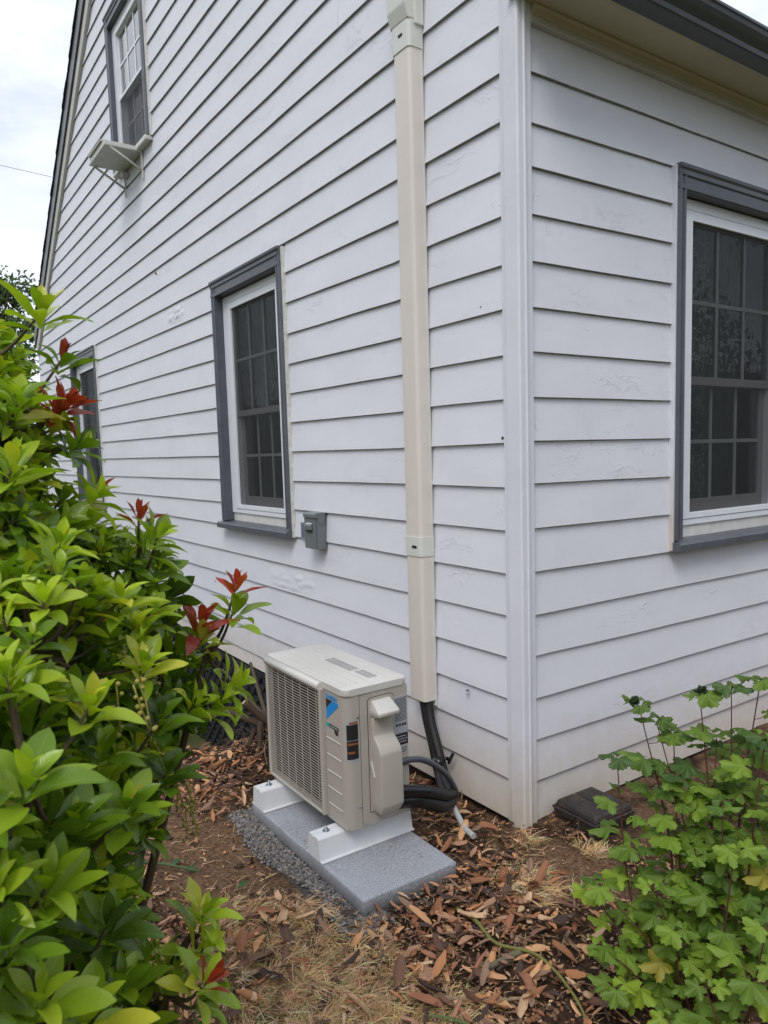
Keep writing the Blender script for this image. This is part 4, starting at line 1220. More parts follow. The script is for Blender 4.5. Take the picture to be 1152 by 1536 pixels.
GREENS = [(.075, .140, .012), (.155, .265, .016), (.260, .385, .020), (.39, .50, .032), (.56, .56, .05), (.055, .110, .018)]
REDS = [(.40, .035, .025), (.48, .07, .03), (.33, .03, .03)]

leaves = []        # (matrix, template index, tint, priority)
branches = []
def rosette(c, axis_, R=.07, n=12, kind='green', red=0):
    c = Vector(c); ax = Vector(axis_).normalized()
    t0 = ax.orthogonal().normalized(); t1 = ax.cross(t0)
    tone = rng.random()
    for i in range(n):
        f = i / max(1, n - 1)                     # 0 = inner/top, 1 = outer/lower
        az = i * 2.39996 + rng.uniform(-.25, .25)
        el = R_(14 + 66 * f ** .85 + rng.uniform(-10, 10))   # from axis
        d = t0 * math.cos(az) + t1 * math.sin(az)
        ly = (ax * math.cos(el) + d * math.sin(el)).normalized()
        lz = (ax * math.sin(el) - d * math.cos(el)).normalized()     # upper face looks to the axis
        lx = ly.cross(lz)
        size = R * (.55 + .55 * min(1, f * 1.6)) * rng.uniform(.85, 1.15)
        if red and f < red:
            tint = rng.choice(REDS); size *= .95
            tm = 2 if rng.random() < .3 else 3
        else:
            w = rng.random()
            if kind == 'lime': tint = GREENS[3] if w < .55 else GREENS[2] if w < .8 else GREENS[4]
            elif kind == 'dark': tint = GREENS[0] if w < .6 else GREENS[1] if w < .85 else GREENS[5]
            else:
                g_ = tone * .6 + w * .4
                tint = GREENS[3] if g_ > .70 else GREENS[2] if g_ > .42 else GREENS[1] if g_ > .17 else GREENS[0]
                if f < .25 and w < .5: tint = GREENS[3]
                if w > .972: tint = (.46, .40, .06)
            tm = rng.randrange(5)
        off = c - ax * (.035 * f * R / .07) + ly * .004
        leaves.append((basis(lx, ly, lz, off, size), tm, tint))

# ------------------------------------------------------------------ PIERIS SHRUB (left)
SPH = [(.712, -1.975, 1.740, .078), (.796, -1.960, 1.630, .092), (.835, -1.935, 1.483, .098), (.780, -1.852, 1.385, .094), (.797, -1.744, 1.365, .072), (.847, -1.783, 1.24, .118), (1.08, -1.962, 1.321, .120),
       (.804, -1.685, 1.15, .072), (.825, -1.759, 1.059, .088), (.976, -1.894, 1.056, .108), (1.301, -2.009, 1.25, .100), (1.302, -2.032, 1.109, .105), (1.031, -1.93, .912, .089), (1.23, -1.991, .937, .090),
       (1.04, -1.757, .815, .036), (1.07, -1.813, .756, .055), (.897, -2.021, 1.474, .118), (.784, -1.617, 1.198, .045),
       # the body of the shrub behind and beyond the frame
       (.52, -2.16, 1.50, .20), (.50, -2.02, 1.15, .22), (.60, -2.0, .85, .25), (.75, -2.15, 1.25, .25), (.85, -2.2, .80, .25), (1.0, -2.25, 1.25, .22), (.72, -2.2, 1.62, .18), (1.12, -2.2, .85, .2), (.82, -2.02, .55, .20), (1.1, -2.05, .55, .17)]
pieris = empty('pieris_shrub', (.72, -2.02, 0))
tag(pieris, 'large glossy green evergreen shrub with red new tips at the left edge', 'shrub')
used = []
LIMZ = [.60, .90, .997, 1.058, 1.111, 1.186, 1.285, 1.374, 1.447, 1.509, 1.567, 1.634, 1.701, 1.768, 1.824]
LIMS = [-.86, -.90, -.949, -.933, -.890, -.895, -.921, -.925, -.950, -1.055, -1.068, -1.080, -1.105, -1.105, -1.105]
for si, (sx_, sy_, sz_, sr) in enumerate(SPH):
    c = Vector((sx_, sy_, sz_))
    outer = si >= 18
    cnt = int((104 if not outer else 34) * (sr / .1) ** 2 * (.42 if not outer else .30)) + 4
    for k in range(cnt):
        zc = 1 - 2 * (k + .5) / cnt; ph = k * 2.39996 + si
        d = Vector((math.sqrt(1 - zc * zc) * math.cos(ph), math.sqrt(1 - zc * zc) * math.sin(ph), zc))
        p = c + d * sr * rng.uniform(.80, 1.08)
        if any((p - Vector(s[:3])).length < s[3] * .60 for j, s in enumerate(SPH) if j != si): continue
        if any((p - q).length < .028 for q in used): continue
        if p.x * .5696 + p.y * .8219 > np.interp(p.z, LIMZ, LIMS): continue
        if (p - CAM).dot(f_) < .42: continue
        used.append(p)
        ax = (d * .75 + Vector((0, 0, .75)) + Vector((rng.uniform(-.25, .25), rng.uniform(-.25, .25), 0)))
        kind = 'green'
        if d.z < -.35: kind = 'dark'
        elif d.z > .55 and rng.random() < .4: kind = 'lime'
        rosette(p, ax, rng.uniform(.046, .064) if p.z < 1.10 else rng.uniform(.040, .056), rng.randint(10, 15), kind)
        branches.append((p, c))
HERO = [((1.149, -1.910, 1.254), (0.25, 0.15, 0.90), 0.085, 12, 'lime', 0), ((1.323, -2.013, 1.245), (0.25, 0.15, 0.90), 0.080, 12, 'green', 0), ((1.165, -1.877, 1.108), (0.25, 0.15, 0.90), 0.070, 12, 'green', 0), ((1.301, -1.999, 1.111), (0.25, 0.15, 0.90), 0.085, 12, 'green', 0), ((1.211, -1.922, 0.984), (0.25, 0.15, 0.90), 0.070, 12, 'dark', 0), ((1.326, -2.018, 1.001), (0.25, 0.15, 0.90), 0.080, 12, 'green', 0), ((1.176, -1.903, 0.873), (0.25, 0.15, 0.90), 0.070, 12, 'green', 0), ((1.121, -1.993, 1.309), (0.25, 0.15, 0.90), 0.075, 12, 'lime', 0), ((0.996, -1.903, 1.343), (0.25, 0.15, 0.90), 0.070, 12, 'lime', 0), ((1.015, -1.802, 1.258), (0.25, 0.15, 0.90), 0.065, 12, 'lime', 0), ((1.008, -1.962, 1.402), (0.25, 0.15, 0.90), 0.070, 12, 'green', 0), ((1.089, -1.889, 1.165), (0.25, 0.15, 0.90), 0.070, 12, 'green', 0), ((1.047, -1.786, 1.093), (0.25, 0.15, 0.90), 0.060, 12, 'dark', 0), ((1.209, -1.952, 1.127), (0.25, 0.15, 0.90), 0.080, 12, 'green', 0), ((1.355, -2.047, 1.091), (0.25, 0.15, 0.90), 0.080, 12, 'dark', 0), ((1.305, -1.970, 0.941), (0.25, 0.15, 0.90), 0.080, 12, 'lime', 0), ((0.988, -1.823, 1.361), (0.25, 0.15, 0.90), 0.065, 12, 'lime', 0), ((0.983, -1.902, 1.451), (0.25, 0.15, 0.90), 0.065, 12, 'lime', 0), ((0.935, -1.949, 1.570), (0.25, 0.15, 0.90), 0.070, 12, 'lime', 0), ((0.986, -1.773, 1.158), (0.25, 0.15, 0.90), 0.060, 12, 'dark', 0), ((0.879, -1.925, 1.672), (0.25, 0.15, 0.90), 0.065, 12, 'green', 0),
        ((.83, -1.877, 1.815), (.0, .1, 1), .085, 12, 'lime', 0), ((.808, -1.845, 1.672), (.25, .5, .8), .055, 14, 'green', 1.0), ((.800, -1.862, 1.655), (.1, .35, 1), .048, 12, 'green', 1.0), ((.805, -1.858, 1.635), (.25, .6, .6), .056, 13, 'green', 0), ((.801, -1.845, 1.745), (.2, .3, 1), .055, 11, 'green', .25),
        ((.825, -1.832, 1.600), (.3, .7, .5), .058, 12, 'green', 0), ((.838, -1.812, 1.520), (.2, .6, .8), .062, 13, 'green', .12), ((.863, -1.723, 1.44), (.25, .6, .8), .076, 13, 'green', 0),
        ((.822, -1.740, 1.478), (0, .2, 1), .042, 9, 'green', 1.0), ((.765, -1.540, 1.320), (.05, .15, 1), .050, 10, 'green', 1.0), ((.763, -1.548, 1.270), (.1, .25, 1), .074, 13, 'green', 0),
        ((.773, -1.622, 1.256), (.25, .2, .8), .066, 12, 'dark', 1.0), ((.773, -1.622, 1.225), (.1, .2, .8), .066, 11, 'green', 0), ((.774, -1.554, 1.126), (.3, .7, .4), .070, 13, 'lime', 0), ((.80, -1.60, 1.10), (.2, .6, .5), .066, 12, 'lime', 0),
        ((1.148, -1.775, .804), (.3, .5, .6), .060, 12, 'lime', .45), ((1.048, -1.742, .845), (.2, .4, .9), .060, 14, 'lime', 0), ((1.062, -1.748, .80), (.3, .6, .6), .062, 12, 'lime', 0),
        ((.892, -1.775, .927), (.4, .6, .1), .062, 11, 'green', 0), ((.830, -1.66, 1.115), (.2, .6, .6), .068, 12, 'lime', 0), ((1.10, -1.76, .74), (.3, .6, .4), .060, 11, 'green', 0)]
for (c, a, R, n, kd, rd) in HERO:
    c = Vector(c) + (CAM - Vector(c)).normalized() * .055
    rosette(c, a, min(R, .066), n + 1, kd, rd); c = Vector(c)
    nearest = min(SPH, key=lambda s: (c - Vector(s[:3])).length); branches.append((c, Vector(nearest[:3])))

def cam_depth(p): return (Vector(p) - CAM).dot(f_)
def in_view(p, m=.08):
    d = Vector(p) - CAM; z = d.dot(f_)
    if z < .1: return False
    x = d.dot(r2) / z; y = d.dot(u2) / z
    return abs(x + .016) < .515 + m and abs(y - .025) < .687 + m
def emit_leaves(lst, tmpls, mat, parent, base, meshkey, limit=290, partname='leaf', stuffname='foliage'):
    """nearest visible leaves become parts; the remainder one joined part"""
    order = sorted(range(len(lst)), key=lambda i: (0 if in_view(lst[i][0].translation) else 1, cam_depth(lst[i][0].translation) / lst[i][0].to_scale().x))
    base_i = base.inverted(); cache = {}
    for i in order[:limit]:
        m, t, tint = lst[i]
        key = (t, tuple(round(x, 2) for x in tint))
        if key not in cache: cache[key] = small_mesh(partname, tmpls[t], tint, mat)
        o = bpy.data.objects.new(partname, cache[key]); C.objects.link(o); o.parent = parent; o.matrix_basis = base_i @ m
    items = []
    for i in order[limit:]:
        m, t, tint = lst[i]; V, F, U = tmpls[t]
        j = rng.uniform(.8, 1.2)
        items.append((apply_m(base_i @ m, V), F, U, tuple(min(1, x * j) for x in tint)))
    if items:
        o = join_np(stuffname, items, mat, parent); o['kind'] = 'stuff'
pb = Matrix.Translation((.72, -2.02, 0))
emit_leaves(leaves, P_T, M['leaf'], pieris, pb, 'p')
# woody frame of the shrub
b = B(); off = Vector((.72, -2.02, 0))
root = Vector((0, 0, -.02))
for (sx_, sy_, sz_, sr) in SPH:
    c = Vector((sx_, sy_, sz_)) - off
    mid = Vector((c.x * .35, c.y * .35, c.z * .45)) + Vector((rng.uniform(-.05, .05), rng.uniform(-.05, .05), 0))
    b.tube(spline([root + Vector((rng.uniform(-.06, .06), rng.uniform(-.06, .06), 0)), mid, c], 5), [.016 - .010 * i / 10 for i in range(11)], 6)
for (p, c) in branches:
    p = p - off; c = c - off
    m_ = (p + c) / 2 - Vector((0, 0, .02))
    b.tube(spline([c, m_, p], 3), [.0045 - .0025 * i / 6 for i in range(7)], 5)
b.build('branches', M['bark'], pieris, tint=(.10, .075, .045))
# drooping flower-bud racemes and berries
b = B()
for (cx_, cy_, cz_) in ((.93, -1.78, 1.22), (.98, -1.80, 1.14), (1.0, -1.83, 1.30), (.95, -1.72, 1.05), (1.12, -1.83, .87), (1.16, -1.86, 1.28), (.92, -1.74, .98)):
    for q in range(3):
        p = Vector((cx_ + rng.uniform(-.03, .03), cy_ + rng.uniform(-.03, .03), cz_)) - off
        d = Vector((rng.uniform(-.3, .3), rng.uniform(-.1, .3), -1)).normalized()
        pts = [p + d * .015 * i + Vector((0, 0, .003 * i * i * .1)) for i in range(6)]
        b.tube(pts, .0012, 4)
        for i in range(6):
            g_ = bmesh.ops.create_icosphere(b.bm, subdivisions=1, radius=rng.uniform(.003, .0046))
            o_ = pts[i] + Vector((rng.uniform(-.006, .006), rng.uniform(-.006, .006), rng.uniform(-.004, .004)))
            for v in g_['verts']: v.co += o_
o = b.build('buds', M['berry'], pieris, smooth=True, tint=(.33, .30, .07)); o['kind'] = 'stuff'

# ------------------------------------------------------------------ CURRANT SHRUB (right)
def currant_tmpl(seed, crump=.05):
    r3 = random.Random(seed)
    n = 45; V = [(0, 0, 0)]; U = [(.5, 0)]
    lobes = [(0, 1.0, .55), (58, .82, .5), (-58, .82, .5), (118, .55, .45), (-118, .55, .45)]
    rings = (.35, .70, 1.0); a0, a1 = -158, 158
    for q, fr in enumerate(rings):
        for i in range(n + 1):
            a = a0 + (a1 - a0) * i / n
            rad = .30
            for (c, Lr, sig) in lobes:
                dd = abs(a - c) / 34.0
                rad = max(rad, .36 + (Lr - .36) * max(0, 1 - dd ** 1.7))
            if q == 2: rad *= 1 + .055 * (1 if i % 2 else -1)
            rad *= fr * .6
            # blade pleats: veins run to the lobes
            zz = .035 * math.cos(R_(a * 6.2)) * fr + crump * math.sin(a * .07 + seed) * fr * fr - .07 * fr * fr * abs(math.sin(R_(a) / 2)) - .04 * fr ** 3
            V.append((rad * math.sin(R_(a)), rad * math.cos(R_(a)) + .02, zz + r3.uniform(-.008, .008))); dv_ = min(((a - c_) for c_ in (0, 58, -58, 118, -118)), key=abs) / 30.0; U.append((.5 + .5 * max(-1, min(1, dv_)) * (.25 + .75 * fr), fr * .8))
    F3 = []; F4 = []
    for i in range(n): F3.append((0, 1 + i + 1, 1 + i))
    for q in range(2):
        for i in range(n):
            a = 1 + q * (n + 1) + i; F4.append((a, a + 1, a + n + 2, a + n + 1))
    return np.array(V), [np.array(F3), np.array(F4)], np.array(U)
C_T = [currant_tmpl(1), currant_tmpl(2, .09), currant_tmpl(5, -.07), currant_tmpl(8, .12)]
# low-poly set for the individual parts
CG = [(.085, .155, .020), (.145, .235, .026), (.21, .32, .030), (.30, .41, .034), (.065, .125, .03)]
cleaves = []; cst = B(); coff = Vector((1.02, -.28, 0))
tops = [(.872, -.405, .845), (.899, -.364, .80), (.968, -.263, .87), (1.018, -.19, .885), (1.062, -.121, .905), (.845, -.468, .70), (.932, -.333, .765), (1.003, -.234, .76), (1.062, -.15, .74),
        (.86, -.56, .36), (.892, -.454, .45), (.981, -.306, .60), (1.069, -.186, .60), (.90, -.60, .22), (.99, -.50, .40), (1.10, -.36, .62), (1.17, -.42, .55), (1.08, -.52, .33), (1.15, -.25, .80), (1.18, -.55, .25), (1.25, -.35, .68), (1.25, -.15, .80), (1.3, -.5, .45), (.80, -.52, .30), (1.2, .05, .85), (1.05, .02, .70), (1.12, -.62, .16), (.97, -.62, .15), (1.30, -.62, .22), (1.06, -.40, .48), (.93, -.42, .30)]
for si, tp_ in enumerate(tops):
    tp_ = Vector(tp_)
    bs = Vector((1.06 + (tp_.x - 1.06) * .55 + rng.uniform(-.03, .03), -.28 + (tp_.y + .28) * .55 + rng.uniform(-.03, .03), 0)); bs.z = gz(bs.x, bs.y)
    md = bs.lerp(tp_, .5) + Vector((rng.uniform(-.05, .05), rng.uniform(-.05, .05), 0))
    sp_ = spline([bs, md, tp_], 8)
    cst.tube([p - coff for p in sp_], [.0040 - .0026 * i / (len(sp_) - 1) for i in range(len(sp_))], 6)
    Ln = (tp_ - bs).length; nl = int(Ln / .048) + 3
    for i in range(nl):
        t = .18 + .82 * (i + rng.random() * .6) / nl if Ln > .4 else .1 + .9 * i / nl
        t = 1 if i >= nl - 3 else min(1, t ** .8)
        p = sp_[min(len(sp_) - 1, int(t * (len(sp_) - 1)))]
        az = i * 2.399 + si
        d = Vector((math.cos(az), math.sin(az), 0))
        pet = rng.uniform(.025, .055) * (1 if t < .95 else .5)
        q = p + d * pet + Vector((0, 0, pet * .55))
        cst.tube([p - coff, (p + d * pet * .5 + Vector((0, 0, pet * .12))) - coff, q - coff], .0011, 4, False)
        ly = (d + Vector((0, 0, rng.uniform(-.55, .05)))).normalized()
        lz = (Vector((0, 0, 1)) + Vector((rng.uniform(-.35, .35), rng.uniform(-.35, .35), 0)) + (-f_) * .25); lz = (lz - ly * lz.dot(ly)).normalized()
        lx = ly.cross(lz)
        size = rng.uniform(.062, .105) * (.85 if t > .93 else 1) * (1.05 if p.z < .5 else 1)
        w = rng.random() * .6 + .4 * (1 - p.z)
        tint = CG[3] if w > .82 else CG[2] if w > .60 else CG[1] if w > .30 else CG[0]
        if p.z > .6 and rng.random() < .5: tint = CG[0] if rng.random() < .6 else CG[4]
        if rng.random() < .008: tint = (.40, .33, .05)
        tm = rng.randrange(4)
        cleaves.append((basis(lx, ly, lz, q, size), tm, tint))
# two wilted dark curls at the top
for c in ((.866, -.412, .86), (.968, -.262, .885)):
    for k in range(5):
        ly = Vector((rng.uniform(-1, 1), rng.uniform(-1, 1), rng.uniform(-.2, .8))).normalized(); lx = ly.orthogonal().normalized(); lz = lx.cross(ly)
        cleaves.append((basis(lx, ly, lz, c, .034), 3, (.022, .045, .022)))
currant = empty('currant_shrub', coff)
tag(currant, 'light green lobed-leaf shrub with thin red stems at the right edge', 'shrub')
emit_leaves(cleaves, C_T, M['soft_leaf'], currant, Matrix.Translation(coff), 'c')
cst.build('stems', M['bark'], currant, tint=(.11, .045, .035))

# ------------------------------------------------------------------ GROUND COVER
def dens_litter(x, y):
    d = .22
    d += 1.7 * math.exp(-(((x - .55) / .42) ** 2 + ((y + .72) / .30) ** 2))
    d += .9 * math.exp(-(((x - .25) / .25) ** 2 + ((y + .45) / .2) ** 2))
    d += .9 * math.exp(-(((x + .05) / .3) ** 2 + ((y + 1.15) / .16) ** 2))
    d += .9 * math.exp(-(((x + 1.45) / .55) ** 2 + ((y + .85) / .35) ** 2))
    d += .5 * math.exp(-(((x + .4) / .6) ** 2 + ((y + .15) / .14) ** 2))
    d += 1.0 * math.exp(-(((x + .25) / .5) ** 2 + ((y + 1.50) / .2) ** 2))
    d -= 1.2 * math.exp(-(((x + .60) / .38) ** 2 + ((y + 1.18) / .16) ** 2))
    d -= .9 * math.exp(-(((x - .36) / .17) ** 2 + ((y + .07) / .12) ** 2))
    d -= 1.0 * math.exp(-(((x + .45) / .50) ** 2 + ((y + .93) / .06) ** 2))
    return max(0.02, min(1.6, d)) / 1.6
def on_pad(x, y, m=.0): return -.80 - m < x < .112 + m and -.873 - m < y < -.462 + m
def in_house(x, y, m=.0): return x < .0 + m and y > -.0 - m
def sample(n, x0, x1, y0, y1, dens):
    out = []
    while len(out) < n:
        x = rng.uniform(x0, x1); y = rng.uniform(y0, y1)
        if on_pad(x, y, .004) or (x < .02 and y > -.01): continue
        if rng.random() < dens(x, y): out.append((x, y))
    return out
# curled dry leaves
def dry_tmpl(seed):
    r3 = random.Random(seed)
    cur = r3.uniform(.5, 2.6) * r3.choice((-1, 1, 1)); V = []; U = []; n = 7; w = r3.uniform(.24, .46); bend = r3.uniform(-.5, .7); twist = r3.uniform(-1.0, 1.0)
    torn = r3.random() < .5; cut = r3.uniform(.6, 1)
    for i in range(n + 1):
        t = i / n; hw = max(.012, w * .5 * math.sin(math.pi * min(1, t * cut + (1 - cut) * .3) ** .9) ** .7)
        tw = twist * (t - .5)
        for s in (-1, -.5, 0, .5, 1):
            h_ = hw * (1 + (r3.uniform(-.45, .15) if torn and abs(s) == 1 else r3.uniform(-.12, .12) if abs(s) == 1 else 0))
            aa = cur * s * .75; k = abs(cur) * .75
            x = h_ * math.sin(abs(aa)) / k * (1 if s > 0 else -1 if s < 0 else 0); z = h_ * (1 - math.cos(aa)) / k * (1 if cur > 0 else -1)
            z += r3.uniform(-.022, .022)
            V.append((x * math.cos(tw) - z * math.sin(tw), t - .5 + r3.uniform(-.015, .015), x * math.sin(tw) + z * math.cos(tw) + bend * (t - .5) ** 2)); U.append((.5 + .5 * s, t))
    F = [(i * 5 + s, i * 5 + s + 1, i * 5 + s + 6, i * 5 + s + 5) for i in range(n) for s in range(4)]
    return np.array(V), [np.array(F)], np.array(U)
D_T = [dry_tmpl(s) for s in range(22)]
BROWN = [(.42, .20, .095), (.52, .28, .14), (.27, .125, .065), (.56, .33, .18), (.11, .065, .048), (.31, .145, .090), (.56, .39, .25), (.06, .040, .034), (.38, .22, .145), (.17, .095, .065), (.26, .17, .12)]
dl = []
pts = sample(1500, -2.1, 1.5, -1.75, .25, dens_litter)
for (x, y) in pts:
    s = rng.choice((rng.uniform(.030, .07), rng.uniform(.05, .11)))
    az = rng.uniform(0, 6.283); tilt = rng.gauss(0, .38)
    ly = Vector((math.cos(az), math.sin(az), tilt)).normalized(); lz = Vector((rng.gauss(0, .3), rng.gauss(0, .3), 1)); lz = (lz - ly * lz.dot(ly)).normalized()
    if rng.random() < .3: lz = -lz
    z = gz(x, y) + .008 + rng.random() * .018 * (1 + dens_litter(x, y)) + abs(tilt) * s * .3
    dl.append((basis(ly.cross(lz), ly, lz, (x, y, z), s), rng.randrange(22), rng.choice(BROWN)))
order = sorted(range(len(dl)), key=lambda i: (0 if in_view(dl[i][0].translation, 0) else 1, cam_depth(dl[i][0].translation) / dl[i][0].to_scale().x))
cache = {}
for i in order[:270]:
    m, t, tint = dl[i]; key = (t, tint)
    if key not in cache: cache[key] = small_mesh('dry_leaf', D_T[t], tint, M['litter'])
    o = bpy.data.objects.new('dry_leaf', cache[key]); C.objects.link(o); o.matrix_world = m
    tag(o, 'curled brown dry leaf lying on the soil among the bark litter', 'dry leaf', 'fallen dry leaves on the ground')
# smaller leaves and torn bark flakes: uncountable
items = []
for i in order[270:]:
    m, t, tint = dl[i]; V, F, U = D_T[t]; items.append((apply_m(m, V), F, U, tint))
def flake_tmpl(seed):
    r3 = random.Random(seed); k = 5
    V = [(math.cos(6.283 * i / k) * r3.uniform(.25, .6), math.sin(6.283 * i / k) * r3.uniform(.15, .35), r3.uniform(-.08, .08)) for i in range(k)]
    V2 = [(x, y, z - .10) for x, y, z in V]
    F = [tuple(range(k))]; Fq = [(i, i + k, (i + 1) % k + k, (i + 1) % k) for i in range(k)]
    return np.array(V + V2), [np.array(F), np.array(Fq)], None
K_T = [flake_tmpl(s) for s in range(8)]
for (x, y) in sample(11500, -2.3, 1.6, -1.85, .3, lambda x, y: .15 + .85 * dens_litter(x, y)):
    s = rng.uniform(.006, .026) * (1.8 if rng.random() < .18 else 1)
    az = rng.uniform(0, 6.283); ly = Vector((math.cos(az), math.sin(az), rng.gauss(0, .25))).normalized(); lz = Vector((rng.gauss(0, .4), rng.gauss(0, .4), 1)); lz = (lz - ly * lz.dot(ly)).normalized()
    V, F, U = K_T[rng.randrange(8)]
    tn = rng.choice(BROWN); j = rng.uniform(.5, 1.05)
    items.append((apply_m(basis(ly, ly.cross(lz), lz, (x, y, gz(x, y) + rng.uniform(.002, .016 + .022 * dens_litter(x, y))), s), V), F, U, tuple(c * j for c in tn)))
for (x, y) in [(rng.uniform(-.16, .09), rng.uniform(-.85, -.48)) for _ in range(16)] + [(rng.uniform(-.62, -.34), rng.uniform(-.86, -.80)) for _ in range(7)]:
    V, F, U = K_T[rng.randrange(8)]; az = rng.uniform(0, 6.28)
    items.append((apply_m(Matrix.Translation((x, y, .0632)) @ Matrix.Rotation(az, 4, 'Z') @ Matrix.Scale(rng.uniform(.004, .010), 4), V), F, U, rng.choice(BROWN)))
for k_ in range(26):
    V, F, U = K_T[rng.randrange(8)]
    items.append((apply_m(Matrix.Translation((.05 + rng.uniform(0, .20), .15 + rng.uniform(0, .2), .1045)) @ Matrix.Rotation(rng.uniform(0, 6), 4, 'Z') @ Matrix.Scale(rng.uniform(.003, .011), 4), V), F, U, rng.choice(BROWN)))
o = join_np('bark_litter', items, M['litter'], smooth=False)
tag(o, 'torn brown bark flakes and leaf scraps covering the bed', 'litter', kind='stuff')
# gravel under and along the pad
def rock_tmpl(seed):
    r3 = random.Random(seed); bm = bmesh.new(); bmesh.ops.create_icosphere(bm, subdivisions=1, radius=.5)
    for v in bm.verts: v.co = Vector((v.co.x * 1.2, v.co.y * .9, v.co.z * .7)) * r3.uniform(.75, 1.15)
    bm.verts.ensure_lookup_table(); bm.faces.ensure_lookup_table()
    V = np.array([tuple(v.co) for v in bm.verts]); F = [np.array([[v.index for v in f.verts] for f in bm.faces])]; bm.free()
    return V, F, None
R_T = [rock_tmpl(s) for s in range(8)]
items = []
def gdens(x, y):
    e = max(max(-.80 - x, x - .112), max(-.873 - y, y + .462))
    if y > -.80 and x > -.8: return .02
    wdt = .115 - .05 * max(0, x + .3) + .02 * math.sin(x * 9)
    return max(0, min(1, (wdt - e) / .045))
for (x, y) in sample(4600, -1.0, .2, -1.05, -.5, gdens):
    s = rng.uniform(.009, .019); az = rng.uniform(0, 6.28)
    V, F, U = R_T[rng.randrange(8)]; t = rng.uniform(.07, .26)
    m = Matrix.Translation((x, y, gz(x, y) + rng.uniform(.002, .012))) @ Matrix.Rotation(az, 4, 'Z') @ Matrix.Rotation(rng.uniform(-.5, .5), 4, 'X') @ Matrix.Scale(s, 4)
    items.append((apply_m(m, V), F, U, (t, t * rng.uniform(.94, 1), t * rng.uniform(.9, 1.02))))
for (x, y) in sample(500, 1.0, 2.2, .2, 1.2, lambda x, y: 1):
    s = rng.uniform(.01, .03); V, F, U = R_T[rng.randrange(8)]; t = rng.uniform(.08, .25)
    m = Matrix.Translation((x, y, gz(x, y) + s * .3)) @ Matrix.Rotation(rng.uniform(0, 6), 4, 'Z') @ Matrix.Scale(s, 4)
    items.append((apply_m(m, V), F, U, (t, t * .95, t * .9)))
for (x, y) in sample(4500, -2.2, 1.5, -1.8, .3, lambda x, y: 1):      # soil crumbs
    s = rng.uniform(.003, .009); V, F, U = R_T[rng.randrange(8)]; t = rng.uniform(.4, 1.1)
    m = Matrix.Translation((x, y, gz(x, y) + s * .3)) @ Matrix.Rotation(rng.uniform(0, 6), 4, 'Z') @ Matrix.Scale(s, 4)
    items.append((apply_m(m, V), F, U, (.17 * t, .095 * t, .055 * t)))
o = join_np('gravel', items, M['stone'], smooth=False)
tag(o, 'fine grey gravel spilling out along the front of the pad', 'gravel', kind='stuff')
# dry grass
def sdens(x, y):
    d = 1.1 * math.exp(-(((x - .33) / .36) ** 2 + ((y + 1.22) / .17) ** 2)) + .5 * math.exp(-(((x - .33) / .12) ** 2 + ((y + .30) / .10) ** 2)) + .35 * math.exp(-(((x - .62) / .3) ** 2 + ((y + 1.0) / .2) ** 2))
    d += .9 * math.exp(-(((x - .33) / .05) ** 2 + ((y - .04) / .03) ** 2)) + .5 * math.exp(-(((x - .10) / .05) ** 2 + ((y + .10) / .04) ** 2)) + .5 * math.exp(-(((x + .02) / .06) ** 2 + ((y + 1.08) / .07) ** 2)) + .03
    return min(1, d)
items = []
def blade(x, y, az, L, up, w, base):
    d = Vector((math.cos(az), math.sin(az), 0)); side_ = Vector((-d.y, d.x, 0)); cv = rng.uniform(-.5, .5)
    p0 = Vector((x, y, gz(x, y) + rng.uniform(0, .014))); V = []
    for i in range(5):
        t = i / 4; p = p0 + d * L * t + side_ * cv * L * t * t + Vector((0, 0, L * up * (t - .6 * t * t)))
        V += [tuple(p - side_ * w * (1 - t * .8)), tuple(p + side_ * w * (1 - t * .8) + Vector((0, 0, w * .6)))]
    items.append((np.array(V), [np.array([(0, 1, 3, 2), (2, 3, 5, 4), (4, 5, 7, 6), (6, 7, 9, 8)])], None, base))
STR = [(.66, .49, .27), (.56, .39, .20), (.74, .59, .37), (.42, .28, .14), (.70, .51, .25), (.30, .20, .11)]
for (x, y) in sample(6500, -1.2, 1.4, -1.85, .25, sdens):
    blade(x, y, rng.uniform(0, 6.283), rng.uniform(.02, .07), rng.uniform(.05, .5), rng.uniform(.0006, .0015), rng.choice(STR))
for (x, y) in sample(520, -.6, 1.3, -1.85, .10, lambda x, y: max(0, sdens(x, y) - .06)):      # combed tufts
    a0 = rng.uniform(0, 6.283); spread = rng.uniform(.4, 2.2); col = rng.choice(STR); green = rng.random() < .05
    for q in range(rng.randint(14, 34)):
        c = tuple(v * rng.uniform(.75, 1.2) for v in ((.12, .22, .05) if green else col))
        blade(x + rng.gauss(0, .010), y + rng.gauss(0, .010), a0 + rng.gauss(0, spread * .5), rng.uniform(.03, .085) * (.6 if green else 1), rng.uniform(.2, 1.0), rng.uniform(.0006, .0014), c)
o = join_np('dry_grass', items, M['straw'])
tag(o, 'matted straw coloured dry grass in front of the pad', 'grass', kind='stuff')
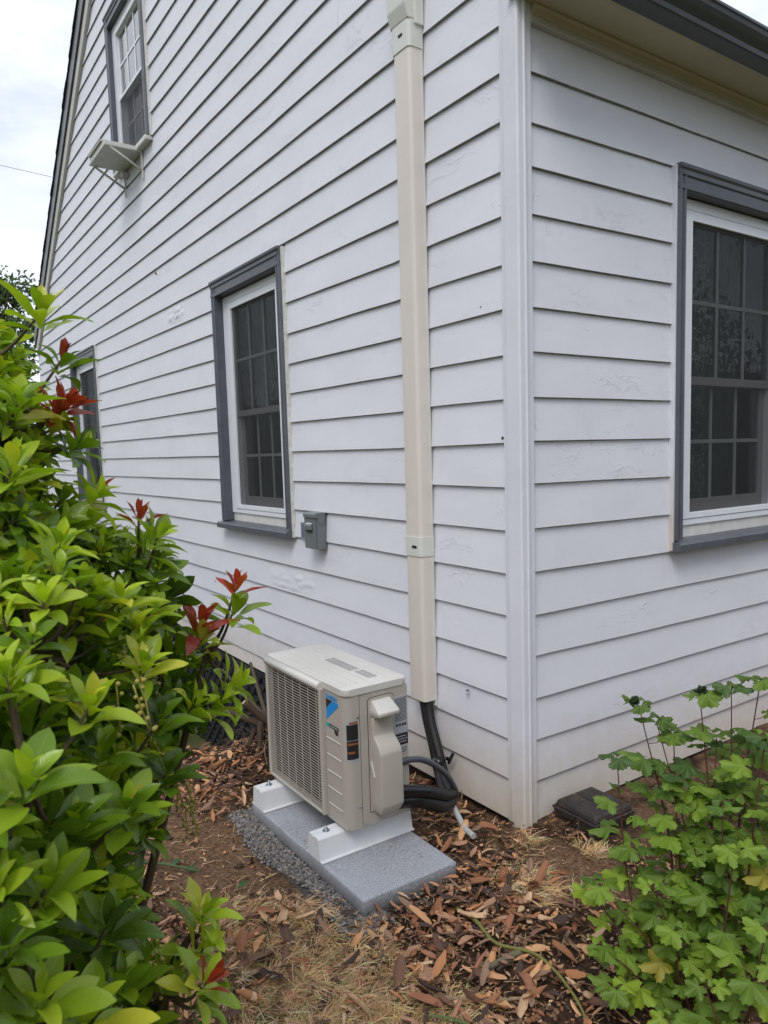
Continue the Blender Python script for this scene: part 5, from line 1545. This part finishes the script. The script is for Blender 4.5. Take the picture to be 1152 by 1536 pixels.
# twigs, each its own object
def twig(name, pts, rad, tint, label, cat='twig', group=None):
    P = [Vector((x, y, gz(x, y) + z)) for x, y, z in pts]; c0 = P[0].copy()
    b = B(); s_ = spline([p - c0 for p in P], 6); n = len(s_)
    b.tube(s_, [rad * (1 - .55 * i / n) * (1 + .12 * math.sin(i * 2.1)) for i in range(n)], 7)
    o = b.build(name, M['bark'], None, tint=tint); o.location = c0; tag(o, label, cat, group); return o
twig('green_cane', [(.27, -.60, .02), (.40, -.62, .045), (.52, -.64, .03), (.66, -.60, .05), (.82, -.62, .035), (.98, -.70, .02)], .0075, (.17, .17, .05), 'long green bramble cane lying across the leaf litter beside the pad', 'cane')
twig('grey_stick', [(.60, -.60, .03), (.585, -.70, .03), (.575, -.80, .025)], .013, (.13, .12, .08), 'short thick grey-green stick half buried below the long green cane', 'stick')
twig('fallen_branch', [(.56, -.92, .02), (.66, -.84, .035), (.75, -.72, .03)], .009, (.26, .19, .12), 'bare tan branch in the litter at the bottom of the photo', 'branch')
twig('fallen_branch', [(.60, -.98, .02), (.70, -.92, .03), (.80, -.90, .02)], .008, (.10, .13, .05), 'mossy green branch piece lowest in the litter', 'branch')
twig('fallen_branch', [(-.75, -1.42, .02), (-.60, -1.32, .035), (-.50, -1.22, .02)], .008, (.07, .12, .05), 'dark green cut branch on the bare soil by the left shrub', 'branch')
twig('root', [(-.12, -1.02, .02), (-.05, -1.04, .05), (.02, -1.02, .03), (.05, -1.08, .0)], .006, (.30, .19, .12), 'pale surface root curling over the gravel edge in front of the pad', 'root')
for q in range(46):
    (x, y), = sample(1, -1.9, 1.2, -1.6, .1, dens_litter); a = rng.uniform(0, 6.28); L = rng.uniform(.06, .20)
    twig('twig', [(x, y, .015), (x + math.cos(a) * L * .5, y + math.sin(a) * L * .5, .03 + .02 * rng.random()), (x + math.cos(a + .3) * L, y + math.sin(a + .3) * L, .012)], rng.uniform(.0015, .004), rng.choice([(.16, .10, .06), (.24, .17, .11), (.10, .06, .04)]),
         'thin brown twig scattered on the leaf litter', 'twig', 'thin twigs scattered on the ground')
# cut-back root crown between the left shrub and the unit
bank = empty('cut_shrub_stump', (-1.45, -.45, gz(-1.45, -.45)))
tag(bank, 'gnarled dark root stump with cut stubs behind the grille end of the unit', 'stump')
b = B()
for q in range(9):
    a = q * .7; b.tube(spline([(0, 0, .03), (.10 * math.cos(a), .09 * math.sin(a), .035 + .02 * math.sin(q * 3)), (.24 * math.cos(a + .4), .18 * math.sin(a + .4), -.16 - .04 * (q % 3))], 6), [.030 - .022 * i / 12 for i in range(13)], 8)
b.build('root_crown', M['bark'], bank, tint=(.055, .038, .028))
for q, (dx, dy, hz, rad) in enumerate(((-.34, .22, .14, .018), (-.26, .26, .17, .016), (-.46, .10, .24, .013), (-.20, .20, .20, .014), (-.48, -.10, .22, .010), (-.05, -.16, .16, .024), (.08, .05, .18, .022), (-.16, -.20, .10, .022))):
    st_ = empty('stem', (rng.uniform(-.05, .05), rng.uniform(-.05, .05), .02), 0, bank)
    b = B(); b.tube(spline([(0, 0, 0), (dx * .45, dy * .45, hz * .4), (dx, dy, hz)], 6), [rad * (1 - .3 * i / 12) for i in range(13)], 9); b.build('wood', M['bark'], st_, tint=(.075, .06, .038) if q < 5 else (.065, .045, .03))
    B().disc((dx, dy, hz - .0005), (dx, dy, hz * 1.2), rad * .62, .0012, 9).build('cut_face', M['bark'], st_, tint=(.45, .36, .24))
b = B()
for q in range(150):
    x = rng.gauss(.02, .26); y = rng.gauss(.02, .18); z0_ = gz(-1.45 + x, -.45 + y) - gz(-1.45, -.45) + rng.uniform(0, .05); a = rng.uniform(0, 6.28); L_ = rng.uniform(.05, .22)
    b.tube([(x, y, z0_), (x + math.cos(a) * L_ * .5, y + math.sin(a) * L_ * .5, z0_ + rng.uniform(0, .06)), (x + math.cos(a + .5) * L_, y + math.sin(a + .5) * L_, z0_ + rng.uniform(-.01, .09))], [.0035, .0028, .0012], 5)
o = b.build('dead_twigs', M['bark'], bank, tint=(.075, .05, .036)); o['kind'] = 'stuff'
# white flower scraps / single green leaves on the ground
for (x, y) in ((-.62, -1.30), (-.54, -1.27), (-.30, -1.16), (.48, -.02)):
    t = P_T[1]; me = small_mesh('fallen_green_leaf', t, (.05, .13, .04), M['leaf'])
    o = link('fallen_green_leaf', me, None, None, basis((1, .3, 0), (-.3, 1, .1), (0, -.1, 1), (x, y, gz(x, y) + .014), .055)); tag(o, 'single green leaf dropped on the bare soil', 'leaf', 'green leaves dropped on the soil')

# ------------------------------------------------------------------ FAR: tree and wires
def far_tree(loc, height, rad, seed, label, nleaf=5200, tints=((.05, .09, .03), (.08, .13, .04), (.11, .17, .06), (.03, .06, .025))):
    r3 = np.random.default_rng(seed); root = empty('tree', loc); tag(root, label, 'tree')
    b = B(); b.tube([(0, 0, -.3), (.05, 0, height * .4), (0, .05, height * .85)], [.14, .09, .03], 8)
    for k in range(12):
        a = r3.uniform(0, 6.28); z = height * r3.uniform(.25, .8); b.tube([(0, 0, z), (math.cos(a) * rad * .4, math.sin(a) * rad * .4, z + .35), (math.cos(a) * rad * .8, math.sin(a) * rad * .8, z + .6)], [.04, .025, .01], 5)
    b.build('trunk', M['bark'], root, tint=(.10, .08, .06))
    cl_ = []
    for k in range(46):
        z = r3.uniform(.12, 1.0); rr_ = rad * (math.sin(math.pi * min(1, .15 + z * .8)) ** .7) * r3.uniform(.3, 1.0); a = r3.uniform(0, 6.28)
        cl_.append((rr_ * math.cos(a), rr_ * math.sin(a), z * height * .97, r3.uniform(.18, .42) * rad * .6))
    t = leaf_tmpl(1, .45, 2, .3, .3); items = []
    for k in range(nleaf):
        c = cl_[k % len(cl_)]; v = r3.normal(size=3); v /= np.linalg.norm(v); p = np.array(c[:3]) + v * c[3] * r3.uniform(.4, 1.15) * np.array([1, 1, 1.3])
        ly = Vector(r3.normal(size=3) + np.array([0, 0, .8])).normalized(); lx = ly.orthogonal().normalized(); lz = lx.cross(ly)
        items.append((apply_m(basis(lx, ly, lz, p, r3.uniform(.07, .13)), t[0]), t[1], t[2], tints[r3.integers(len(tints))]))
    o = join_np('crown', items, M['far_leaf'], root); o['kind'] = 'stuff'
far_tree((-13.9, .05, -.3), 5.45, 1.5, 3, 'bushy green tree showing past the far corner of the house', 9000)
def wire(name, a, b_, rad, label):
    a, b_ = Vector(a), Vector(b_); d = (b_ - a)
    P = [a + d * t + Vector((0, 0, -.25 * (1 - (2 * t - 1) ** 2))) for t in [i / 12 for i in range(13)]]
    b = B(); b.tube(P, rad, 6); o = b.build(name, M['wire'], None); tag(o, label, 'cable'); return o
d1 = Vector((.466, .652, -.116)); p1 = Vector((-15.01, .272, 5.47))
wire('utility_cable', p1 - d1 * 14, p1 + d1 * 10, .013, 'thick black utility cable just above the tree at the left')
d2 = Vector((.63, .86, -.269)); p2 = Vector((-15.17, .463, 7.816))
wire('utility_cable', p2 - d2 * 8, p2 + d2 * 10, .0045, 'thin pale utility wire high in the sky left of the rake')

# unseen trees added round the yard to darken the window panes
def unseen_yard_tree(loc, sc, label, src=[]):
    if not src:
        n0 = set(bpy.data.objects); far_tree(loc, 7.5, 2.9, 9, label, 7000, ((.04, .07, .02), (.06, .10, .03), (.03, .05, .02)))
        src.append([o for o in bpy.data.objects if o not in n0 and o.parent is None][0]); r = src[0]
        for c in r.children:
            if c.name.startswith('crown'):
                pass
    else:
        r = src[0].copy(); C.objects.link(r)
        for ch in src[0].children:
            c = ch.copy(); C.objects.link(c); c.parent = r
        r['label'] = label
    r.location = loc; r.rotation_euler = (0, 0, loc[0]); r.scale = (sc, sc, sc * 1.1); r['group'] = 'unseen yard trees added to darken the window reflections'
for i, (x, y, sc) in enumerate(((-17, -19, 1.9), (-11, -20, 2.0), (-5, -20, 1.9), (-24, -18, 2.0), (17, 10, 1.8), (18, 4, 1.9), (15, 19, 2.0), (20, -3, 1.8), (2, -21, 2.0), (-32, -18, 2.1), (20, 14, 2.0))):
    unseen_yard_tree((x, y, -.3), sc, 'broad green unseen tree added to darken the window reflections')

def unseen_hedge(pts, w, h, label):  # leafy bank out of view, added to darken the window reflections
    """long clipped-free hedge as an uneven leafy bank with real depth"""
    r3 = random.Random(int(h * 100)); P = spline(pts, 14); root = empty('unseen_hedge', P[0]); tag(root, label, 'unseen_hedge')
    t = leaf_tmpl(1, .45, 2, .3, .3); items = []; core = B()
    for i in range(len(P) - 1):
        a, b_ = P[i] - P[0], P[i + 1] - P[0]
        hh = h * (1 + .16 * mnoise.noise((i * .7, h, 0)))
        core.box((-.01, -w * .35, -.3), ((b_ - a).length + .02, w * .35, hh * .9), mtx=Matrix.Translation(a) @ Matrix.Rotation(math.atan2((b_ - a).y, (b_ - a).x), 4, 'Z'))
        d = (b_ - a).normalized(); nn = Vector((-d.y, d.x, 0))
        for q in range(int((b_ - a).length * 130)):
            z = r3.uniform(0, 1) ** .8 * hh * 1.05; off = r3.choice((-1, 1)) * w * .5 * (1 - .25 * (z / hh) ** 3) * r3.uniform(.75, 1.15)
            p = a.lerp(b_, r3.random()) + nn * off + Vector((0, 0, z))
            ly = Vector((r3.gauss(0, 1), r3.gauss(0, 1), r3.gauss(.4, 1))).normalized(); lx = ly.orthogonal().normalized()
            g_ = r3.uniform(.6, 1.3)
            items.append((apply_m(basis(lx, ly, lx.cross(ly), p, r3.uniform(.14, .26)), t[0]), t[1], t[2], (.045 * g_, .075 * g_, .022 * g_)))
    core.build('inner_growth', M['far_leaf'], root, tint=(.02, .03, .012))
    o = join_np('foliage', items, M['far_leaf'], root); o['kind'] = 'stuff'
unseen_hedge([(-36, -11, -.3), (-22, -13.5, -.3), (-9, -14.5, -.3), (3, -15, -.3)], 1.6, 4.4, 'tall dark hedge added to darken the gable window reflections')
unseen_hedge([(15, -6, -.3), (13, 4, -.3), (12, 14, -.3), (10, 25, -.3)], 1.6, 4.6, 'tall dark hedge added to darken the eave wall window reflections')
